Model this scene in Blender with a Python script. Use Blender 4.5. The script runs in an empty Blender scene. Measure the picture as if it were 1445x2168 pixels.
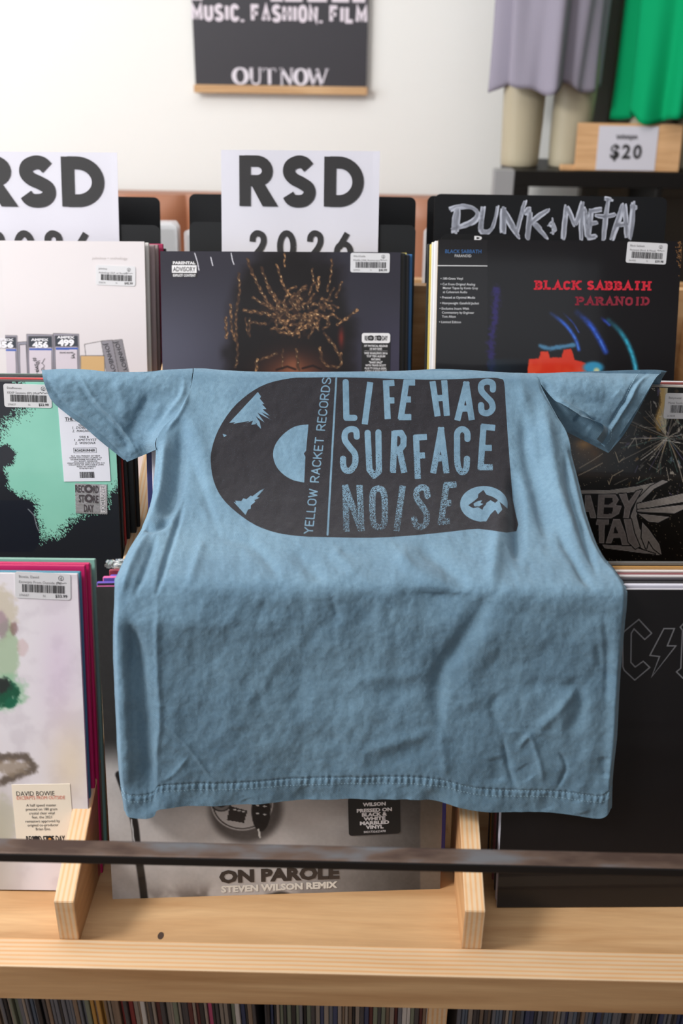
import bpy, bmesh, math, random
import numpy as np
from mathutils import Vector, Matrix
random.seed(7); rng = np.random.default_rng(7)
sc = bpy.context.scene
COL = sc.collection
R = math.radians
# ---------------------------------------------------------------- camera
W, H, F = 1445, 2168, 2108.0
CAM = np.array([0, 0, 1.55])
def _rz(t): return np.array([[math.cos(t), -math.sin(t), 0], [math.sin(t), math.cos(t), 0], [0, 0, 1]])
def _rx(t): return np.array([[1, 0, 0], [0, math.cos(t), -math.sin(t)], [0, math.sin(t), math.cos(t)]])
ROT = _rz(R(.6)) @ _rx(R(64)) @ _rz(R(.85))
cd = bpy.data.cameras.new('camera'); cam = bpy.data.objects.new('camera', cd); COL.objects.link(cam)
cam.matrix_world = Matrix.Translation(CAM) @ Matrix(ROT.tolist()).to_4x4()
cd.sensor_fit = 'VERTICAL'; cd.sensor_height = 36; cd.lens = F / H * 36; cd.clip_start = .05
cd.dof.use_dof = True; cd.dof.focus_distance = 1.06; cd.dof.aperture_fstop = 5.0
sc.camera = cam
# ---------------------------------------------------------------- world, exposure
sc.view_settings.view_transform = 'Standard'; sc.view_settings.look = 'None'
sc.view_settings.gamma = 1; sc.view_settings.use_curve_mapping = False; sc.view_settings.exposure = -0.05
wd = bpy.data.worlds.new('world'); sc.world = wd; wd.use_nodes = True
wd.node_tree.nodes['Background'].inputs[0].default_value = (.86, .93, 1, 1)
wd.node_tree.nodes['Background'].inputs[1].default_value = 1.0
# ---------------------------------------------------------------- lamps of the room
def area(name, loc, target, sx, sy, power, col):
    l = bpy.data.lights.new(name, 'AREA'); l.shape = 'RECTANGLE'; l.size = sx; l.size_y = sy; l.energy = power; l.color = col
    o = bpy.data.objects.new(name, l); COL.objects.link(o); o.location = loc
    o.rotation_euler = (Vector(target) - Vector(loc)).to_track_quat('-Z', 'Y').to_euler(); return o
area('track_lamp', (-1.95, .25, 2.75), (0, 1.0, 1.0), .6, .6, 66, (1, .985, .965))
area('daylight_side_window', (-2.5, .9, 1.9), (0, 1.6, 1.2), 1.9, 1.7, 50, (.93, .97, 1))
area('daylight_shop_front', (-.4, -2.85, 2.0), (0, 1.2, 1.2), 3.4, 1.9, 8, (.9, .95, 1))
area('ceiling_panel_lamp', (-.3, 1.35, 3.12), (-.3, 1.35, 0), 2.6, 1.6, 30, (1, .98, .95))

# ---------------------------------------------------------------- helpers
def lin(c):
    c = np.asarray(c, float) / 255.
    return np.where(c <= .04045, c / 12.92, ((c + .055) / 1.055) ** 2.4)
def proj(P):
    q = (np.asarray(P, float) - CAM) @ ROT
    return 722.5 + F * q[..., 0] / -q[..., 2], 1084 - F * q[..., 1] / -q[..., 2]
def ray(x, y): return ROT @ np.array([(x - 722.5) / F, -(y - 1084) / F, -1.])
def at(x, y, Y):
    d = ray(x, y); return CAM + d * Y / d[1]
def atZ(x, y, Z):
    d = ray(x, y); return CAM + d * (Z - CAM[2]) / d[2]
def link(o, parent=None):
    COL.objects.link(o)
    if parent is not None: o.parent = parent
    return o
def tag(o, label=None, cat=None, group=None, kind=None):
    for k, v in (('label', label), ('category', cat), ('group', group), ('kind', kind)):
        if v: o[k] = v
    return o
def empty(name, loc=(0, 0, 0)):
    o = bpy.data.objects.new(name, None); COL.objects.link(o); o.location = loc; return o
def mesh_obj(name, verts, faces, mat=None, parent=None, smooth=False, cols=None):
    me = bpy.data.meshes.new(name)
    me.from_pydata([tuple(map(float, v)) for v in verts], [], [tuple(f) for f in faces])
    if smooth: me.shade_smooth()
    if cols is not None:
        a = me.color_attributes.new('Col', 'FLOAT_COLOR', 'POINT')
        a.data.foreach_set('color', np.c_[cols, np.ones(len(cols))].astype(np.float32).ravel())
    if mat: me.materials.append(mat)
    return link(bpy.data.objects.new(name, me), parent)
def grid_mesh(name, P, mat, parent=None, cols=None, attrs=None, flip=False):
    """P: (n, m, 3) array of points -> smooth quad grid"""
    n, m = P.shape[:2]
    idx = np.arange(n * m).reshape(n, m)
    q = np.stack([idx[:-1, :-1], idx[1:, :-1], idx[1:, 1:], idx[:-1, 1:]], -1).reshape(-1, 4)
    if flip: q = q[:, ::-1]
    me = bpy.data.meshes.new(name)
    me.vertices.add(n * m); me.vertices.foreach_set('co', P.astype(np.float32).ravel())
    me.loops.add(q.size); me.loops.foreach_set('vertex_index', q.astype(np.int32).ravel())
    me.polygons.add(len(q)); me.polygons.foreach_set('loop_start', np.arange(0, q.size, 4, dtype=np.int32))
    me.update(calc_edges=True); me.validate(); me.shade_smooth()
    if cols is not None:
        a = me.color_attributes.new('Col', 'FLOAT_COLOR', 'POINT')
        a.data.foreach_set('color', np.c_[cols.reshape(-1, 3), np.ones(n * m)].astype(np.float32).ravel())
    for k, v in (attrs or {}).items():
        a = me.attributes.new(k, 'FLOAT', 'POINT'); a.data.foreach_set('value', v.astype(np.float32).ravel())
    me.materials.append(mat)
    return link(bpy.data.objects.new(name, me), parent)
def box(name, lo, hi, mat, parent=None, bev=0, seg=2):
    bm = bmesh.new(); bmesh.ops.create_cube(bm, size=1)
    lo, hi = Vector(lo), Vector(hi)
    for v in bm.verts: v.co = Vector((lo[i] + (v.co[i] + .5) * (hi[i] - lo[i]) for i in range(3)))
    if bev: bmesh.ops.bevel(bm, geom=bm.edges[:], offset=bev, segments=seg, affect='EDGES', profile=.5)
    me = bpy.data.meshes.new(name); bm.to_mesh(me); bm.free()
    if mat: me.materials.append(mat)
    return link(bpy.data.objects.new(name, me), parent)
def prism(name, poly, x0, x1, mat, parent=None, bev=0):
    """poly of (y, z) extruded along x"""
    bm = bmesh.new(); a = [bm.verts.new((x0, y, z)) for y, z in poly]
    f = bm.faces.new(a); r = bmesh.ops.extrude_face_region(bm, geom=[f])
    for v in r['geom']:
        if isinstance(v, bmesh.types.BMVert): v.co.x = x1
    bmesh.ops.recalc_face_normals(bm, faces=bm.faces[:])
    if bev: bmesh.ops.bevel(bm, geom=bm.edges[:], offset=bev, segments=2, affect='EDGES')
    me = bpy.data.meshes.new(name); bm.to_mesh(me); bm.free(); me.materials.append(mat)
    return link(bpy.data.objects.new(name, me), parent)
def spline(pts, n=8, closed=False):
    p = [np.array(q, float) for q in pts]; N = len(p); out = []
    for i in range(N if closed else N - 1):
        a, b, c, d = (p[(i - 1) % N] if closed or i else p[0]), p[i], p[(i + 1) % N], (p[(i + 2) % N] if closed or i + 2 < N else p[-1])
        for k in range(n):
            t = k / n
            out.append(.5 * (2 * b + (c - a) * t + (2 * a - 5 * b + 4 * c - d) * t * t + (3 * b - a - 3 * c + d) * t ** 3))
    if not closed: out.append(p[-1])
    return np.array(out)
# value noise on arrays
def dk(c): return lin(np.clip(np.asarray(c) * 1.05 - 13, 2, 255))
_tab = rng.random((256, 256))
def vnoise(x, y):
    xi, yi = np.floor(x).astype(int), np.floor(y).astype(int); fx, fy = x - xi, y - yi
    fx = fx * fx * (3 - 2 * fx); fy = fy * fy * (3 - 2 * fy)
    g = lambda a, b: _tab[a % 256, b % 256]
    return (g(xi, yi) * (1 - fx) + g(xi + 1, yi) * fx) * (1 - fy) + (g(xi, yi + 1) * (1 - fx) + g(xi + 1, yi + 1) * fx) * fy
def fbm(x, y, o=4):
    s = 0; a = .5
    for i in range(o): s = s + a * vnoise(x * 2 ** i + 17 * i, y * 2 ** i + 31 * i); a *= .5
    return s / (1 - .5 ** o)
def sstep(a, b, x):
    t = np.clip((x - a) / (b - a), 0, 1); return t * t * (3 - 2 * t)
def seg_d(X, Y, pts, closed=False, signed=False):
    """distance to a polyline, position along it 0..1 (and signed side)"""
    pts = np.asarray(pts, float)
    if closed: pts = np.vstack([pts, pts[:1]])
    L = np.r_[0, np.cumsum(np.hypot(*np.diff(pts, axis=0).T))]
    best = np.full(X.shape, 1e9); s = np.zeros(X.shape); side = np.zeros(X.shape)
    for i in range(len(pts) - 1):
        a, b = pts[i], pts[i + 1]; d = b - a; l2 = d @ d + 1e-9
        t = np.clip(((X - a[0]) * d[0] + (Y - a[1]) * d[1]) / l2, 0, 1)
        dd = np.hypot(X - a[0] - t * d[0], Y - a[1] - t * d[1]); m = dd < best
        best = np.where(m, dd, best); s = np.where(m, (L[i] + t * math.sqrt(l2)) / L[-1], s)
        side = np.where(m, np.sign((X - a[0]) * d[1] - (Y - a[1]) * d[0]), side)
    return (best, s, side) if signed else (best, s)
def inside(X, Y, poly):
    r = np.zeros(X.shape, bool); n = len(poly)
    for i in range(n):
        (x0, y0), (x1, y1) = poly[i], poly[(i + 1) % n]
        if y0 == y1: continue
        c = ((y0 > Y) != (y1 > Y)) & (X < (x1 - x0) * (Y - y0) / (y1 - y0) + x0); r ^= c
    return r
def poly_sdf(X, Y, poly):     # positive inside
    d, _ = seg_d(X, Y, poly, True); return np.where(inside(X, Y, poly), d, -d)

# ---------------------------------------------------------------- materials
def mat(name, col=(200, 200, 200), rough=.6, attr=None, coat=0, metal=0, spec=.5, sheen=0, bump=0, bscale=400, var=0, vscale=8, emit=0):
    m = bpy.data.materials.new(name); m.use_nodes = True; nt = m.node_tree; b = nt.nodes['Principled BSDF']
    c = tuple(lin(col)) + (1,)
    b.inputs['Base Color'].default_value = c; b.inputs['Roughness'].default_value = rough
    b.inputs['Coat Weight'].default_value = coat; b.inputs['Coat Roughness'].default_value = .06
    b.inputs['Metallic'].default_value = metal; b.inputs['Specular IOR Level'].default_value = spec
    b.inputs['Sheen Weight'].default_value = sheen
    tc = nt.nodes.new('ShaderNodeTexCoord')
    src = None
    if attr:
        a = nt.nodes.new('ShaderNodeAttribute'); a.attribute_name = attr; src = a.outputs['Color']; nt.links.new(src, b.inputs['Base Color'])
    if var:
        n = nt.nodes.new('ShaderNodeTexNoise'); n.inputs['Scale'].default_value = vscale; n.inputs['Detail'].default_value = 5
        nt.links.new(tc.outputs['Object'], n.inputs['Vector'])
        mr = nt.nodes.new('ShaderNodeMapRange'); mr.inputs[3].default_value = 1 - var; mr.inputs[4].default_value = 1 + var
        nt.links.new(n.outputs[0], mr.inputs[0])
        mx = nt.nodes.new('ShaderNodeMix'); mx.data_type = 'RGBA'; mx.blend_type = 'MULTIPLY'; mx.inputs[0].default_value = 1
        if src: nt.links.new(src, mx.inputs[6])
        else: mx.inputs[6].default_value = c
        nt.links.new(mr.outputs[0], mx.inputs[7]); nt.links.new(mx.outputs[2], b.inputs['Base Color'])
    if bump:
        n = nt.nodes.new('ShaderNodeTexNoise'); n.inputs['Scale'].default_value = bscale; n.inputs['Detail'].default_value = 3
        nt.links.new(tc.outputs['Object'], n.inputs['Vector'])
        bp = nt.nodes.new('ShaderNodeBump'); bp.inputs['Strength'].default_value = bump; bp.inputs['Distance'].default_value = .001
        nt.links.new(n.outputs[0], bp.inputs['Height']); nt.links.new(bp.outputs[0], b.inputs['Normal'])
    return m
_mc = {}
def flat(col, rough=.55, coat=0):
    k = (tuple(col), rough, coat)
    if k not in _mc: _mc[k] = mat('print_%d_%d_%d' % tuple(col), col, rough, coat=coat, var=.04, vscale=30)
    return _mc[k]
def wood(name, base, dark, axis='X', ply=False, k=1.0):
    """birch plywood: stretched grain; ply=True stripes of the cut edge across the board"""
    m = bpy.data.materials.new(name); m.use_nodes = True; nt = m.node_tree; b = nt.nodes['Principled BSDF']
    b.inputs['Roughness'].default_value = .5
    tc = nt.nodes.new('ShaderNodeTexCoord'); mp = nt.nodes.new('ShaderNodeMapping'); nt.links.new(tc.outputs['Object'], mp.inputs[0])
    s = {'X': (1.2, 14, 14), 'Y': (14, 1.2, 14), 'Z': (14, 14, 1.2)}[axis]; mp.inputs['Scale'].default_value = s
    n = nt.nodes.new('ShaderNodeTexNoise'); n.inputs['Scale'].default_value = 3.2 * k; n.inputs['Detail'].default_value = 7; n.inputs['Distortion'].default_value = 1.1
    nt.links.new(mp.outputs[0], n.inputs[0])
    n2 = nt.nodes.new('ShaderNodeTexNoise'); n2.inputs['Scale'].default_value = 30; n2.inputs['Detail'].default_value = 4
    nt.links.new(mp.outputs[0], n2.inputs[0])
    r = nt.nodes.new('ShaderNodeValToRGB'); r.color_ramp.elements[0].position = .3; r.color_ramp.elements[1].position = .72
    r.color_ramp.elements[0].color = tuple(lin(dark)) + (1,); r.color_ramp.elements[1].color = tuple(lin(base)) + (1,)
    nt.links.new(n.outputs[0], r.inputs[0])
    mx = nt.nodes.new('ShaderNodeMix'); mx.data_type = 'RGBA'; mx.blend_type = 'MULTIPLY'; mx.inputs[0].default_value = .35
    mr = nt.nodes.new('ShaderNodeMapRange'); mr.inputs[3].default_value = .7; mr.inputs[4].default_value = 1.25
    nt.links.new(n2.outputs[0], mr.inputs[0]); nt.links.new(r.outputs[0], mx.inputs[6]); nt.links.new(mr.outputs[0], mx.inputs[7])
    out = mx.outputs[2]
    if ply:
        sp = nt.nodes.new('ShaderNodeSeparateXYZ'); nt.links.new(tc.outputs['Object'], sp.inputs[0])
        nz = nt.nodes.new('ShaderNodeTexNoise'); nz.inputs['Scale'].default_value = 9; nt.links.new(tc.outputs['Object'], nz.inputs[0])
        ad = nt.nodes.new('ShaderNodeMath'); ad.operation = 'MULTIPLY_ADD'; ad.inputs[1].default_value = .0028
        nt.links.new(nz.outputs[0], ad.inputs[0]); nt.links.new(sp.outputs[ply], ad.inputs[2])
        sn = nt.nodes.new('ShaderNodeMath'); sn.operation = 'SINE'; mu = nt.nodes.new('ShaderNodeMath'); mu.operation = 'MULTIPLY'; mu.inputs[1].default_value = 1400
        nt.links.new(ad.outputs[0], mu.inputs[0]); nt.links.new(mu.outputs[0], sn.inputs[0])
        r2 = nt.nodes.new('ShaderNodeValToRGB'); e = r2.color_ramp.elements
        e[0].position = .1; e[0].color = tuple(lin((214, 150, 88))) + (1,); e[1].position = .85; e[1].color = tuple(lin((214, 196, 172))) + (1,)
        x = r2.color_ramp.elements.new(.45); x.color = tuple(lin((222, 188, 150))) + (1,)
        mr2 = nt.nodes.new('ShaderNodeMapRange'); mr2.inputs[1].default_value = -1; nt.links.new(sn.outputs[0], mr2.inputs[0]); nt.links.new(mr2.outputs[0], r2.inputs[0])
        m2 = nt.nodes.new('ShaderNodeMix'); m2.data_type = 'RGBA'; m2.inputs[0].default_value = .45
        nt.links.new(out, m2.inputs[6]); nt.links.new(r2.outputs[0], m2.inputs[7]); out = m2.outputs[2]
    nt.links.new(out, b.inputs['Base Color'])
    bp = nt.nodes.new('ShaderNodeBump'); bp.inputs['Strength'].default_value = .12; bp.inputs['Distance'].default_value = .0008
    nt.links.new(n2.outputs[0], bp.inputs['Height']); nt.links.new(bp.outputs[0], b.inputs['Normal'])
    return m
M_ply_face = wood('birch_face', (208, 170, 126), (180, 138, 94), 'X')
M_ply_faceY = wood('birch_side', (206, 160, 112), (176, 128, 84), 'Y')
M_ply_edgeX = wood('birch_cut_edge', (226, 192, 150), (210, 170, 124), 'Y', ply='X')
M_ply_edgeY = wood('birch_cut_edge_front', (226, 190, 148), (208, 166, 118), 'X', ply='Y')
M_lip = wood('birch_front_board', (206, 168, 124), (170, 128, 86), 'X', k=.7)
M_art = mat('printed_jacket', attr='Col', rough=.5, coat=.1, spec=.35)
M_gloss = mat('shrink_wrapped_print', attr='Col', rough=.38, coat=.35, spec=.3)
M_card = mat('black_card', (15, 16, 19), .5, spec=.25, var=.1, vscale=12)
M_white = mat('white_paper', (204, 202, 212), .75, bump=.1, bscale=60)
M_sticker = mat('sticker_paper', (208, 207, 210), .5)
M_ink = mat('black_ink', (34, 32, 34), .6)
M_greyink = mat('grey_ink', (120, 118, 120), .6)

# ---------------------------------------------------------------- text & stroke lettering (flat meshes)
def text_tris(s, size=1, xs=1, off=0, align='LEFT', sp=1.0, res=2, shear=0):
    cu = bpy.data.curves.new('t', 'FONT'); cu.body = s; cu.size = size; cu.align_x = align; cu.offset = off * size; cu.space_character = sp
    cu.resolution_u = res; cu.shear = shear; cu.fill_mode = 'FRONT'
    o = bpy.data.objects.new('t', cu); COL.objects.link(o)
    dg = bpy.context.evaluated_depsgraph_get(); me = bpy.data.meshes.new_from_object(o.evaluated_get(dg))
    v = [(a.co.x * xs, a.co.y) for a in me.vertices]; f = [tuple(p.vertices) for p in me.polygons]
    bpy.data.objects.remove(o); bpy.data.curves.remove(cu); bpy.data.meshes.remove(me)
    return v, f
class Ink:
    """collects flat shapes in a 2-D frame and builds them as one thin mesh"""
    def __init__(s): s.v = []; s.f = []
    def add(s, v, f):
        n = len(s.v); s.v += list(v); s.f += [tuple(i + n for i in q) for q in f]
    def text(s, t, x, y, size, **k):
        v, f = text_tris(t, size, **k); s.add([(a + x, b + y) for a, b in v], f); return s
    def fit(s, t, x0, x1, y, h, **k):      # text stretched to a width; h = cap height
        v, f = text_tris(t, 1, **k)
        if not v: return s
        a0 = min(a for a, b in v); a1 = max(a for a, b in v)
        kx = (x1 - x0) / (a1 - a0); ky = h / .73
        s.add([(x0 + (a - a0) * kx, y + b * ky) for a, b in v], f); return s
    def rect(s, x0, y0, x1, y1): s.add([(x0, y0), (x1, y0), (x1, y1), (x0, y1)], [(0, 1, 2, 3)]); return s
    def poly(s, p): s.add(p, [tuple(range(len(p)))]); return s
    def stroke(s, pts, hw, closed=False):
        p = [Vector(q[:2]) for q in pts]; n = len(p)
        L = []; 
        for i in range(n):
            a = p[i - 1] if (i or closed) else None; c = p[(i + 1) % n] if (i < n - 1 or closed) else None
            d1 = (p[i] - a).normalized() if a is not None else None; d2 = (c - p[i]).normalized() if c is not None else None
            if d1 is None: d1 = d2
            if d2 is None: d2 = d1
            t = d1 + d2
            t = t.normalized() if t.length > 1e-6 else d1
            nn = Vector((-t.y, t.x)); k = 1 / max(.45, nn.dot(Vector((-d1.y, d1.x)))); w = hw[i] if hasattr(hw, '__len__') else hw
            L.append((p[i] + nn * w * k, p[i] - nn * w * k))
        v = [tuple(q) for ab in L for q in ab]; f = []
        for i in range(n if closed else n - 1):
            j = (i + 1) % n; f.append((2 * i, 2 * i + 1, 2 * j + 1, 2 * j))
        s.add(v, f); return s
    def build(s, name, to3, mat, parent=None):
        if not s.v: return None
        return mesh_obj(name, [to3(*v) for v in s.v], s.f, mat, parent)
def S_(p): return spline(p, 6)
def arc(cx, cy, rx, ry, a0, a1, n=14): return [(cx + rx * math.cos(R(a0 + (a1 - a0) * i / n)), cy + ry * math.sin(R(a0 + (a1 - a0) * i / n))) for i in range(n + 1)]
GL = {
 'A': [[(0, 0), (.5, 1), (1, 0)], [(.16, .3), (.84, .3)]],
 'B': [[(0, 0), (0, 1)], [(0, 1), (.5, 1)] + arc(.5, .76, .42, .24, 80, -80, 8) + [(0, .52)], [(0, .52), (.5, .52)] + arc(.5, .26, .5, .26, 80, -80, 8) + [(0, 0)]],
 'C': [arc(.5, .7, .5, .3, 15, 180, 10) + arc(.5, .3, .5, .3, 180, 345, 10)],
 'D': [[(0, 0), (0, 1)], [(0, 1), (.35, 1)] + arc(.35, .5, .65, .5, 85, -85, 14) + [(0, 0)]],
 'E': [[(1, 1), (0, 1), (0, 0), (1, 0)], [(0, .52), (.85, .52)]],
 'F': [[(1, 1), (0, 1), (0, 0)], [(0, .5), (.85, .5)]],
 'H': [[(0, 0), (0, 1)], [(1, 0), (1, 1)], [(0, .5), (1, .5)]],
 'I': [[(.5, 0), (.5, 1)]], 'L': [[(0, 1), (0, 0), (1, 0)]],
 'K': [[(0, 0), (0, 1)], [(1, 1), (.05, .42)], [(.3, .6), (1, 0)]],
 'M': [[(0, 0), (0, 1), (.5, .25), (1, 1), (1, 0)]], 'N': [[(0, 0), (0, 1), (1, 0), (1, 1)]],
 'O': [arc(.5, .7, .5, .3, 0, 180, 10) + arc(.5, .3, .5, .3, 180, 360, 10) + [(1, .7)]],
 '0': [arc(.5, .5, .5, .5, 0, 360, 24)],
 'P': [[(0, 0), (0, 1)], [(0, 1), (.5, 1)] + arc(.5, .73, .5, .27, 80, -80, 8) + [(0, .46)]],
 'R': [[(0, 0), (0, 1)], [(0, 1), (.5, 1)] + arc(.5, .74, .45, .26, 80, -80, 8) + [(0, .48)], [(.42, .48), (1, 0)]],
 'S': [S_([(.93, .86), (.72, .98), (.42, 1), (.1, .9), (.04, .72), (.25, .57), (.6, .47), (.93, .34), (.97, .17), (.75, .03), (.4, 0), (.15, .04), (.0, .16)])],
 'T': [[(0, 1), (1, 1)], [(.5, 1), (.5, 0)]],
 'U': [[(0, 1), (0, .3)] + arc(.5, .3, .5, .3, 190, 350, 10) + [(1, .3), (1, 1)]],
 'W': [[(0, 1), (.26, 0), (.5, .9), (.74, 0), (1, 1)]], 'Y': [[(0, 1), (.5, .5), (1, 1)], [(.5, .5), (.5, 0)]],
 '2': [S_([(.05, .68), (.1, .88), (.4, 1), (.8, .92), (.9, .7), (.7, .45), (.3, .2), (0, 0)]), [(0, 0), (1, 0)]],
 '6': [[(.75, 1), (.15, .45)], arc(.5, .3, .5, .3, 0, 360, 20)],
 ',': [[(.5, .02), (.3, -.14)]], ' ': []}
def glyph(ch, x, y, w, h, hw): return [[(x + hw + a * (w - 2 * hw), y + hw + b * (h - 2 * hw)) for a, b in st] for st in GL[ch]]
def stroke_text(ink, s, x0, x1, y, h, hw, gap=.22, narrow={'I': .42, ',': .35, ' ': .5, 'M': 1.25, 'W': 1.3}):
    ws = [narrow.get(c, 1) for c in s]; tot = sum(ws) + gap * (len(s) - 1); k = (x1 - x0) / tot; x = x0
    for c, w in zip(s, ws):
        ww = w * k
        for st in glyph(c, x, y, ww, h, hw): ink.stroke(st, hw)
        x += ww + gap * k

# ---------------------------------------------------------------- the room
M_wall = mat('white_painted_wall', (236, 235, 232), .85, var=.015, vscale=2, bump=.05, bscale=90)
M_floor = wood('shop_floor_boards', (150, 118, 88), (120, 90, 64), 'Y')
M_ceil = mat('ceiling_paint', (205, 203, 200), .9)
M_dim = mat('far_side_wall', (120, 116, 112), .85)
def struct(o): o['kind'] = 'structure'; return o
struct(box('floor', (-2.7, -3, -.05), (2.7, 3.26, 0), M_floor))
struct(box('ceiling', (-2.7, -3, 3.2), (2.7, 3.26, 3.3), M_ceil))
struct(box('wall_back', (-2.7, 3.16, 0), (2.7, 3.26, 3.2), M_wall))
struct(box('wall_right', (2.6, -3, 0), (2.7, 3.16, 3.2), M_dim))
wl = empty('wall_left'); struct(wl)
for lo, hi in (((-2.7, -3, 0), (-2.6, 3.16, .95)), ((-2.7, -3, 2.85), (-2.6, 3.16, 3.2)), ((-2.7, -3, .95), (-2.6, -.2, 2.85)), ((-2.7, 2.0, .95), (-2.6, 3.16, 2.85))):
    box('wall_piece', lo, hi, M_wall, wl)
wf = empty('wall_front'); struct(wf)
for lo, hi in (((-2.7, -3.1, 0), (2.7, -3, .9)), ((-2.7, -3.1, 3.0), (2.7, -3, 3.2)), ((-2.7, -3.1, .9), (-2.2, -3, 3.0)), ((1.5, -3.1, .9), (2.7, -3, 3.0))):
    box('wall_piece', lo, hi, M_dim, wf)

# ---------------------------------------------------------------- rack
T = .018                      # ply thickness
DX = [-.6145, -.2485, .1170, .4830]
rack = tag(empty('record_rack', (0, 0, 0)), 'birch plywood stepped record rack with sloping dividers and a rusty steel bar across', 'rack')
BASE = [.797, .890, .985]
prof = [(.64, .745), (.64, .8465), (1.375, 1.180), (1.42, 1.180), (1.42, .745)]
for x in DX:
    p = prism('divider_panel', prof, x - T / 2, x + T / 2, M_ply_faceY, rack, .0006)
    # cut edge of the plywood facing up the slope and to the front
    me = p.data; me.materials.append(M_ply_edgeX)
    for f in me.polygons:
        if abs(f.normal.x) < .4 and (f.normal.z > .3 or f.normal.y < -.5): f.material_index = 1
box('base_board', (-.98, .6395, .779), (.85, .915, .797), M_ply_face, rack)
box('base_board', (-.98, .897, .872), (.85, 1.18, .890), M_ply_face, rack)
box('base_board', (-.98, 1.162, .967), (.85, 1.42, .985), M_ply_face, rack)
box('riser_board', (-.98, .897, .797), (.85, .915, .872), M_ply_face, rack)
box('riser_board', (-.98, 1.162, .890), (.85, 1.18, .967), M_ply_face, rack)
b = box('back_panel', (-.98, 1.42, .3), (.85, 1.438, 1.2187), M_ply_face, rack)
b = box('front_board', (-.98, .609, .7585), (.85, .640, .8005), M_lip, rack, .0012)
b.data.materials.append(M_ply_edgeY)
for f in b.data.polygons:
    if f.normal.z > .6: f.material_index = 1
M_steel = bpy.data.materials.new('rusty_steel'); M_steel.use_nodes = True
nt = M_steel.node_tree; bs = nt.nodes['Principled BSDF']; bs.inputs['Metallic'].default_value = .4; bs.inputs['Roughness'].default_value = .48
tc = nt.nodes.new('ShaderNodeTexCoord'); mp = nt.nodes.new('ShaderNodeMapping'); mp.inputs['Scale'].default_value = (1, 3, 3); nt.links.new(tc.outputs['Object'], mp.inputs[0])
nz = nt.nodes.new('ShaderNodeTexNoise'); nz.inputs['Scale'].default_value = 16; nz.inputs['Detail'].default_value = 6; nt.links.new(mp.outputs[0], nz.inputs[0])
rp = nt.nodes.new('ShaderNodeValToRGB'); e = rp.color_ramp.elements
e[0].position = .38; e[0].color = tuple(lin((66, 48, 40))) + (1,); e[1].position = .66; e[1].color = tuple(lin((98, 98, 102))) + (1,)
x = e.new(.5); x.color = tuple(lin((88, 70, 60))) + (1,)
nt.links.new(nz.outputs[0], rp.inputs[0]); nt.links.new(rp.outputs[0], bs.inputs['Base Color'])
RZ0 = .9495; RZ1 = .9595
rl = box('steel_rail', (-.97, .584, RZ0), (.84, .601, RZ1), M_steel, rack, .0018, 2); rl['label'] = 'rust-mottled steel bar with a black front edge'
rl.data.materials.append(mat('black_front_edge', (26, 24, 24), .55, spec=.25))  # near-black second material for the bar's front faces
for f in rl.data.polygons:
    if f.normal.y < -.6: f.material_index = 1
for x in (-.955, .825):
    box('rail_bracket', (x - .008, .585, .76), (x + .008, .609, .935), M_steel, rack)
kn = Ink(); kn.poly([(.0028 * math.cos(R(a)), .0042 * math.sin(R(a))) for a in range(0, 360, 30)]); kp = atZ(340, 1981, .7972); kn.build('knot', lambda a, b: (kp[0] + a, kp[1] + b, .7973), flat((66, 46, 34)), rack)
# lower storey: posts, bottom board
for x in (-.935, .092, .80):
    box('lower_post', (x - .009, .645, .415), (x + .009, .92, .745), M_ply_edgeX, rack)
box('bottom_board', (-.98, .62, .397), (.85, 1.42, .415), M_ply_face, rack)
box('storage_ceiling', (-.98, .64, .745), (.85, 1.42, .7585), M_ply_face, rack)

# ---------------------------------------------------------------- records
S = .315
def frame(top, yaw, lean, roll):
    """matrix of a sleeve: origin at the middle of its front bottom edge, x right, z up the face, y into the stack"""
    cy, sy = math.cos(R(yaw)), math.sin(R(yaw)); cl, sl = math.cos(R(lean)), math.sin(R(lean)); cr, sr = math.cos(R(roll)), math.sin(R(roll))
    u = Vector((cy, sy, 0)); n = Vector((-sy, cy, 0)); dn = Vector((0, 0, -1)) * cl - n * sl
    u2 = u * cr - dn * sr; d2 = dn * cr + u * sr; z = -d2; y = z.cross(u2)
    o = Vector(top) + d2 * S
    m = Matrix((u2, y, z)).transposed().to_4x4(); m.translation = o; return m
_sl = {}
def sleeve_mesh(key, face, edge, t, wrap=False):
    if key in _sl: return _sl[key]
    bm = bmesh.new(); bmesh.ops.create_cube(bm, size=1)
    for v in bm.verts: v.co = Vector((v.co.x * S, (v.co.y + .5) * t, (v.co.z + .5) * S))
    bmesh.ops.bevel(bm, geom=bm.edges[:], offset=.0007, segments=1, affect='EDGES')
    me = bpy.data.meshes.new('vinyl_record'); bm.to_mesh(me); bm.free()
    me.materials.append(face); me.materials.append(edge)
    for f in me.polygons: f.material_index = 0 if f.normal.y < -.9 else 1
    _sl[key] = me; return me
def record(m, face, edge, label, group=None, t=.0045, name='vinyl_record'):
    me = sleeve_mesh((face.name, edge.name, t), face, edge, t)
    o = bpy.data.objects.new(name, me); o.matrix_world = m; COL.objects.link(o)
    return tag(o, label, 'record', group)
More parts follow.
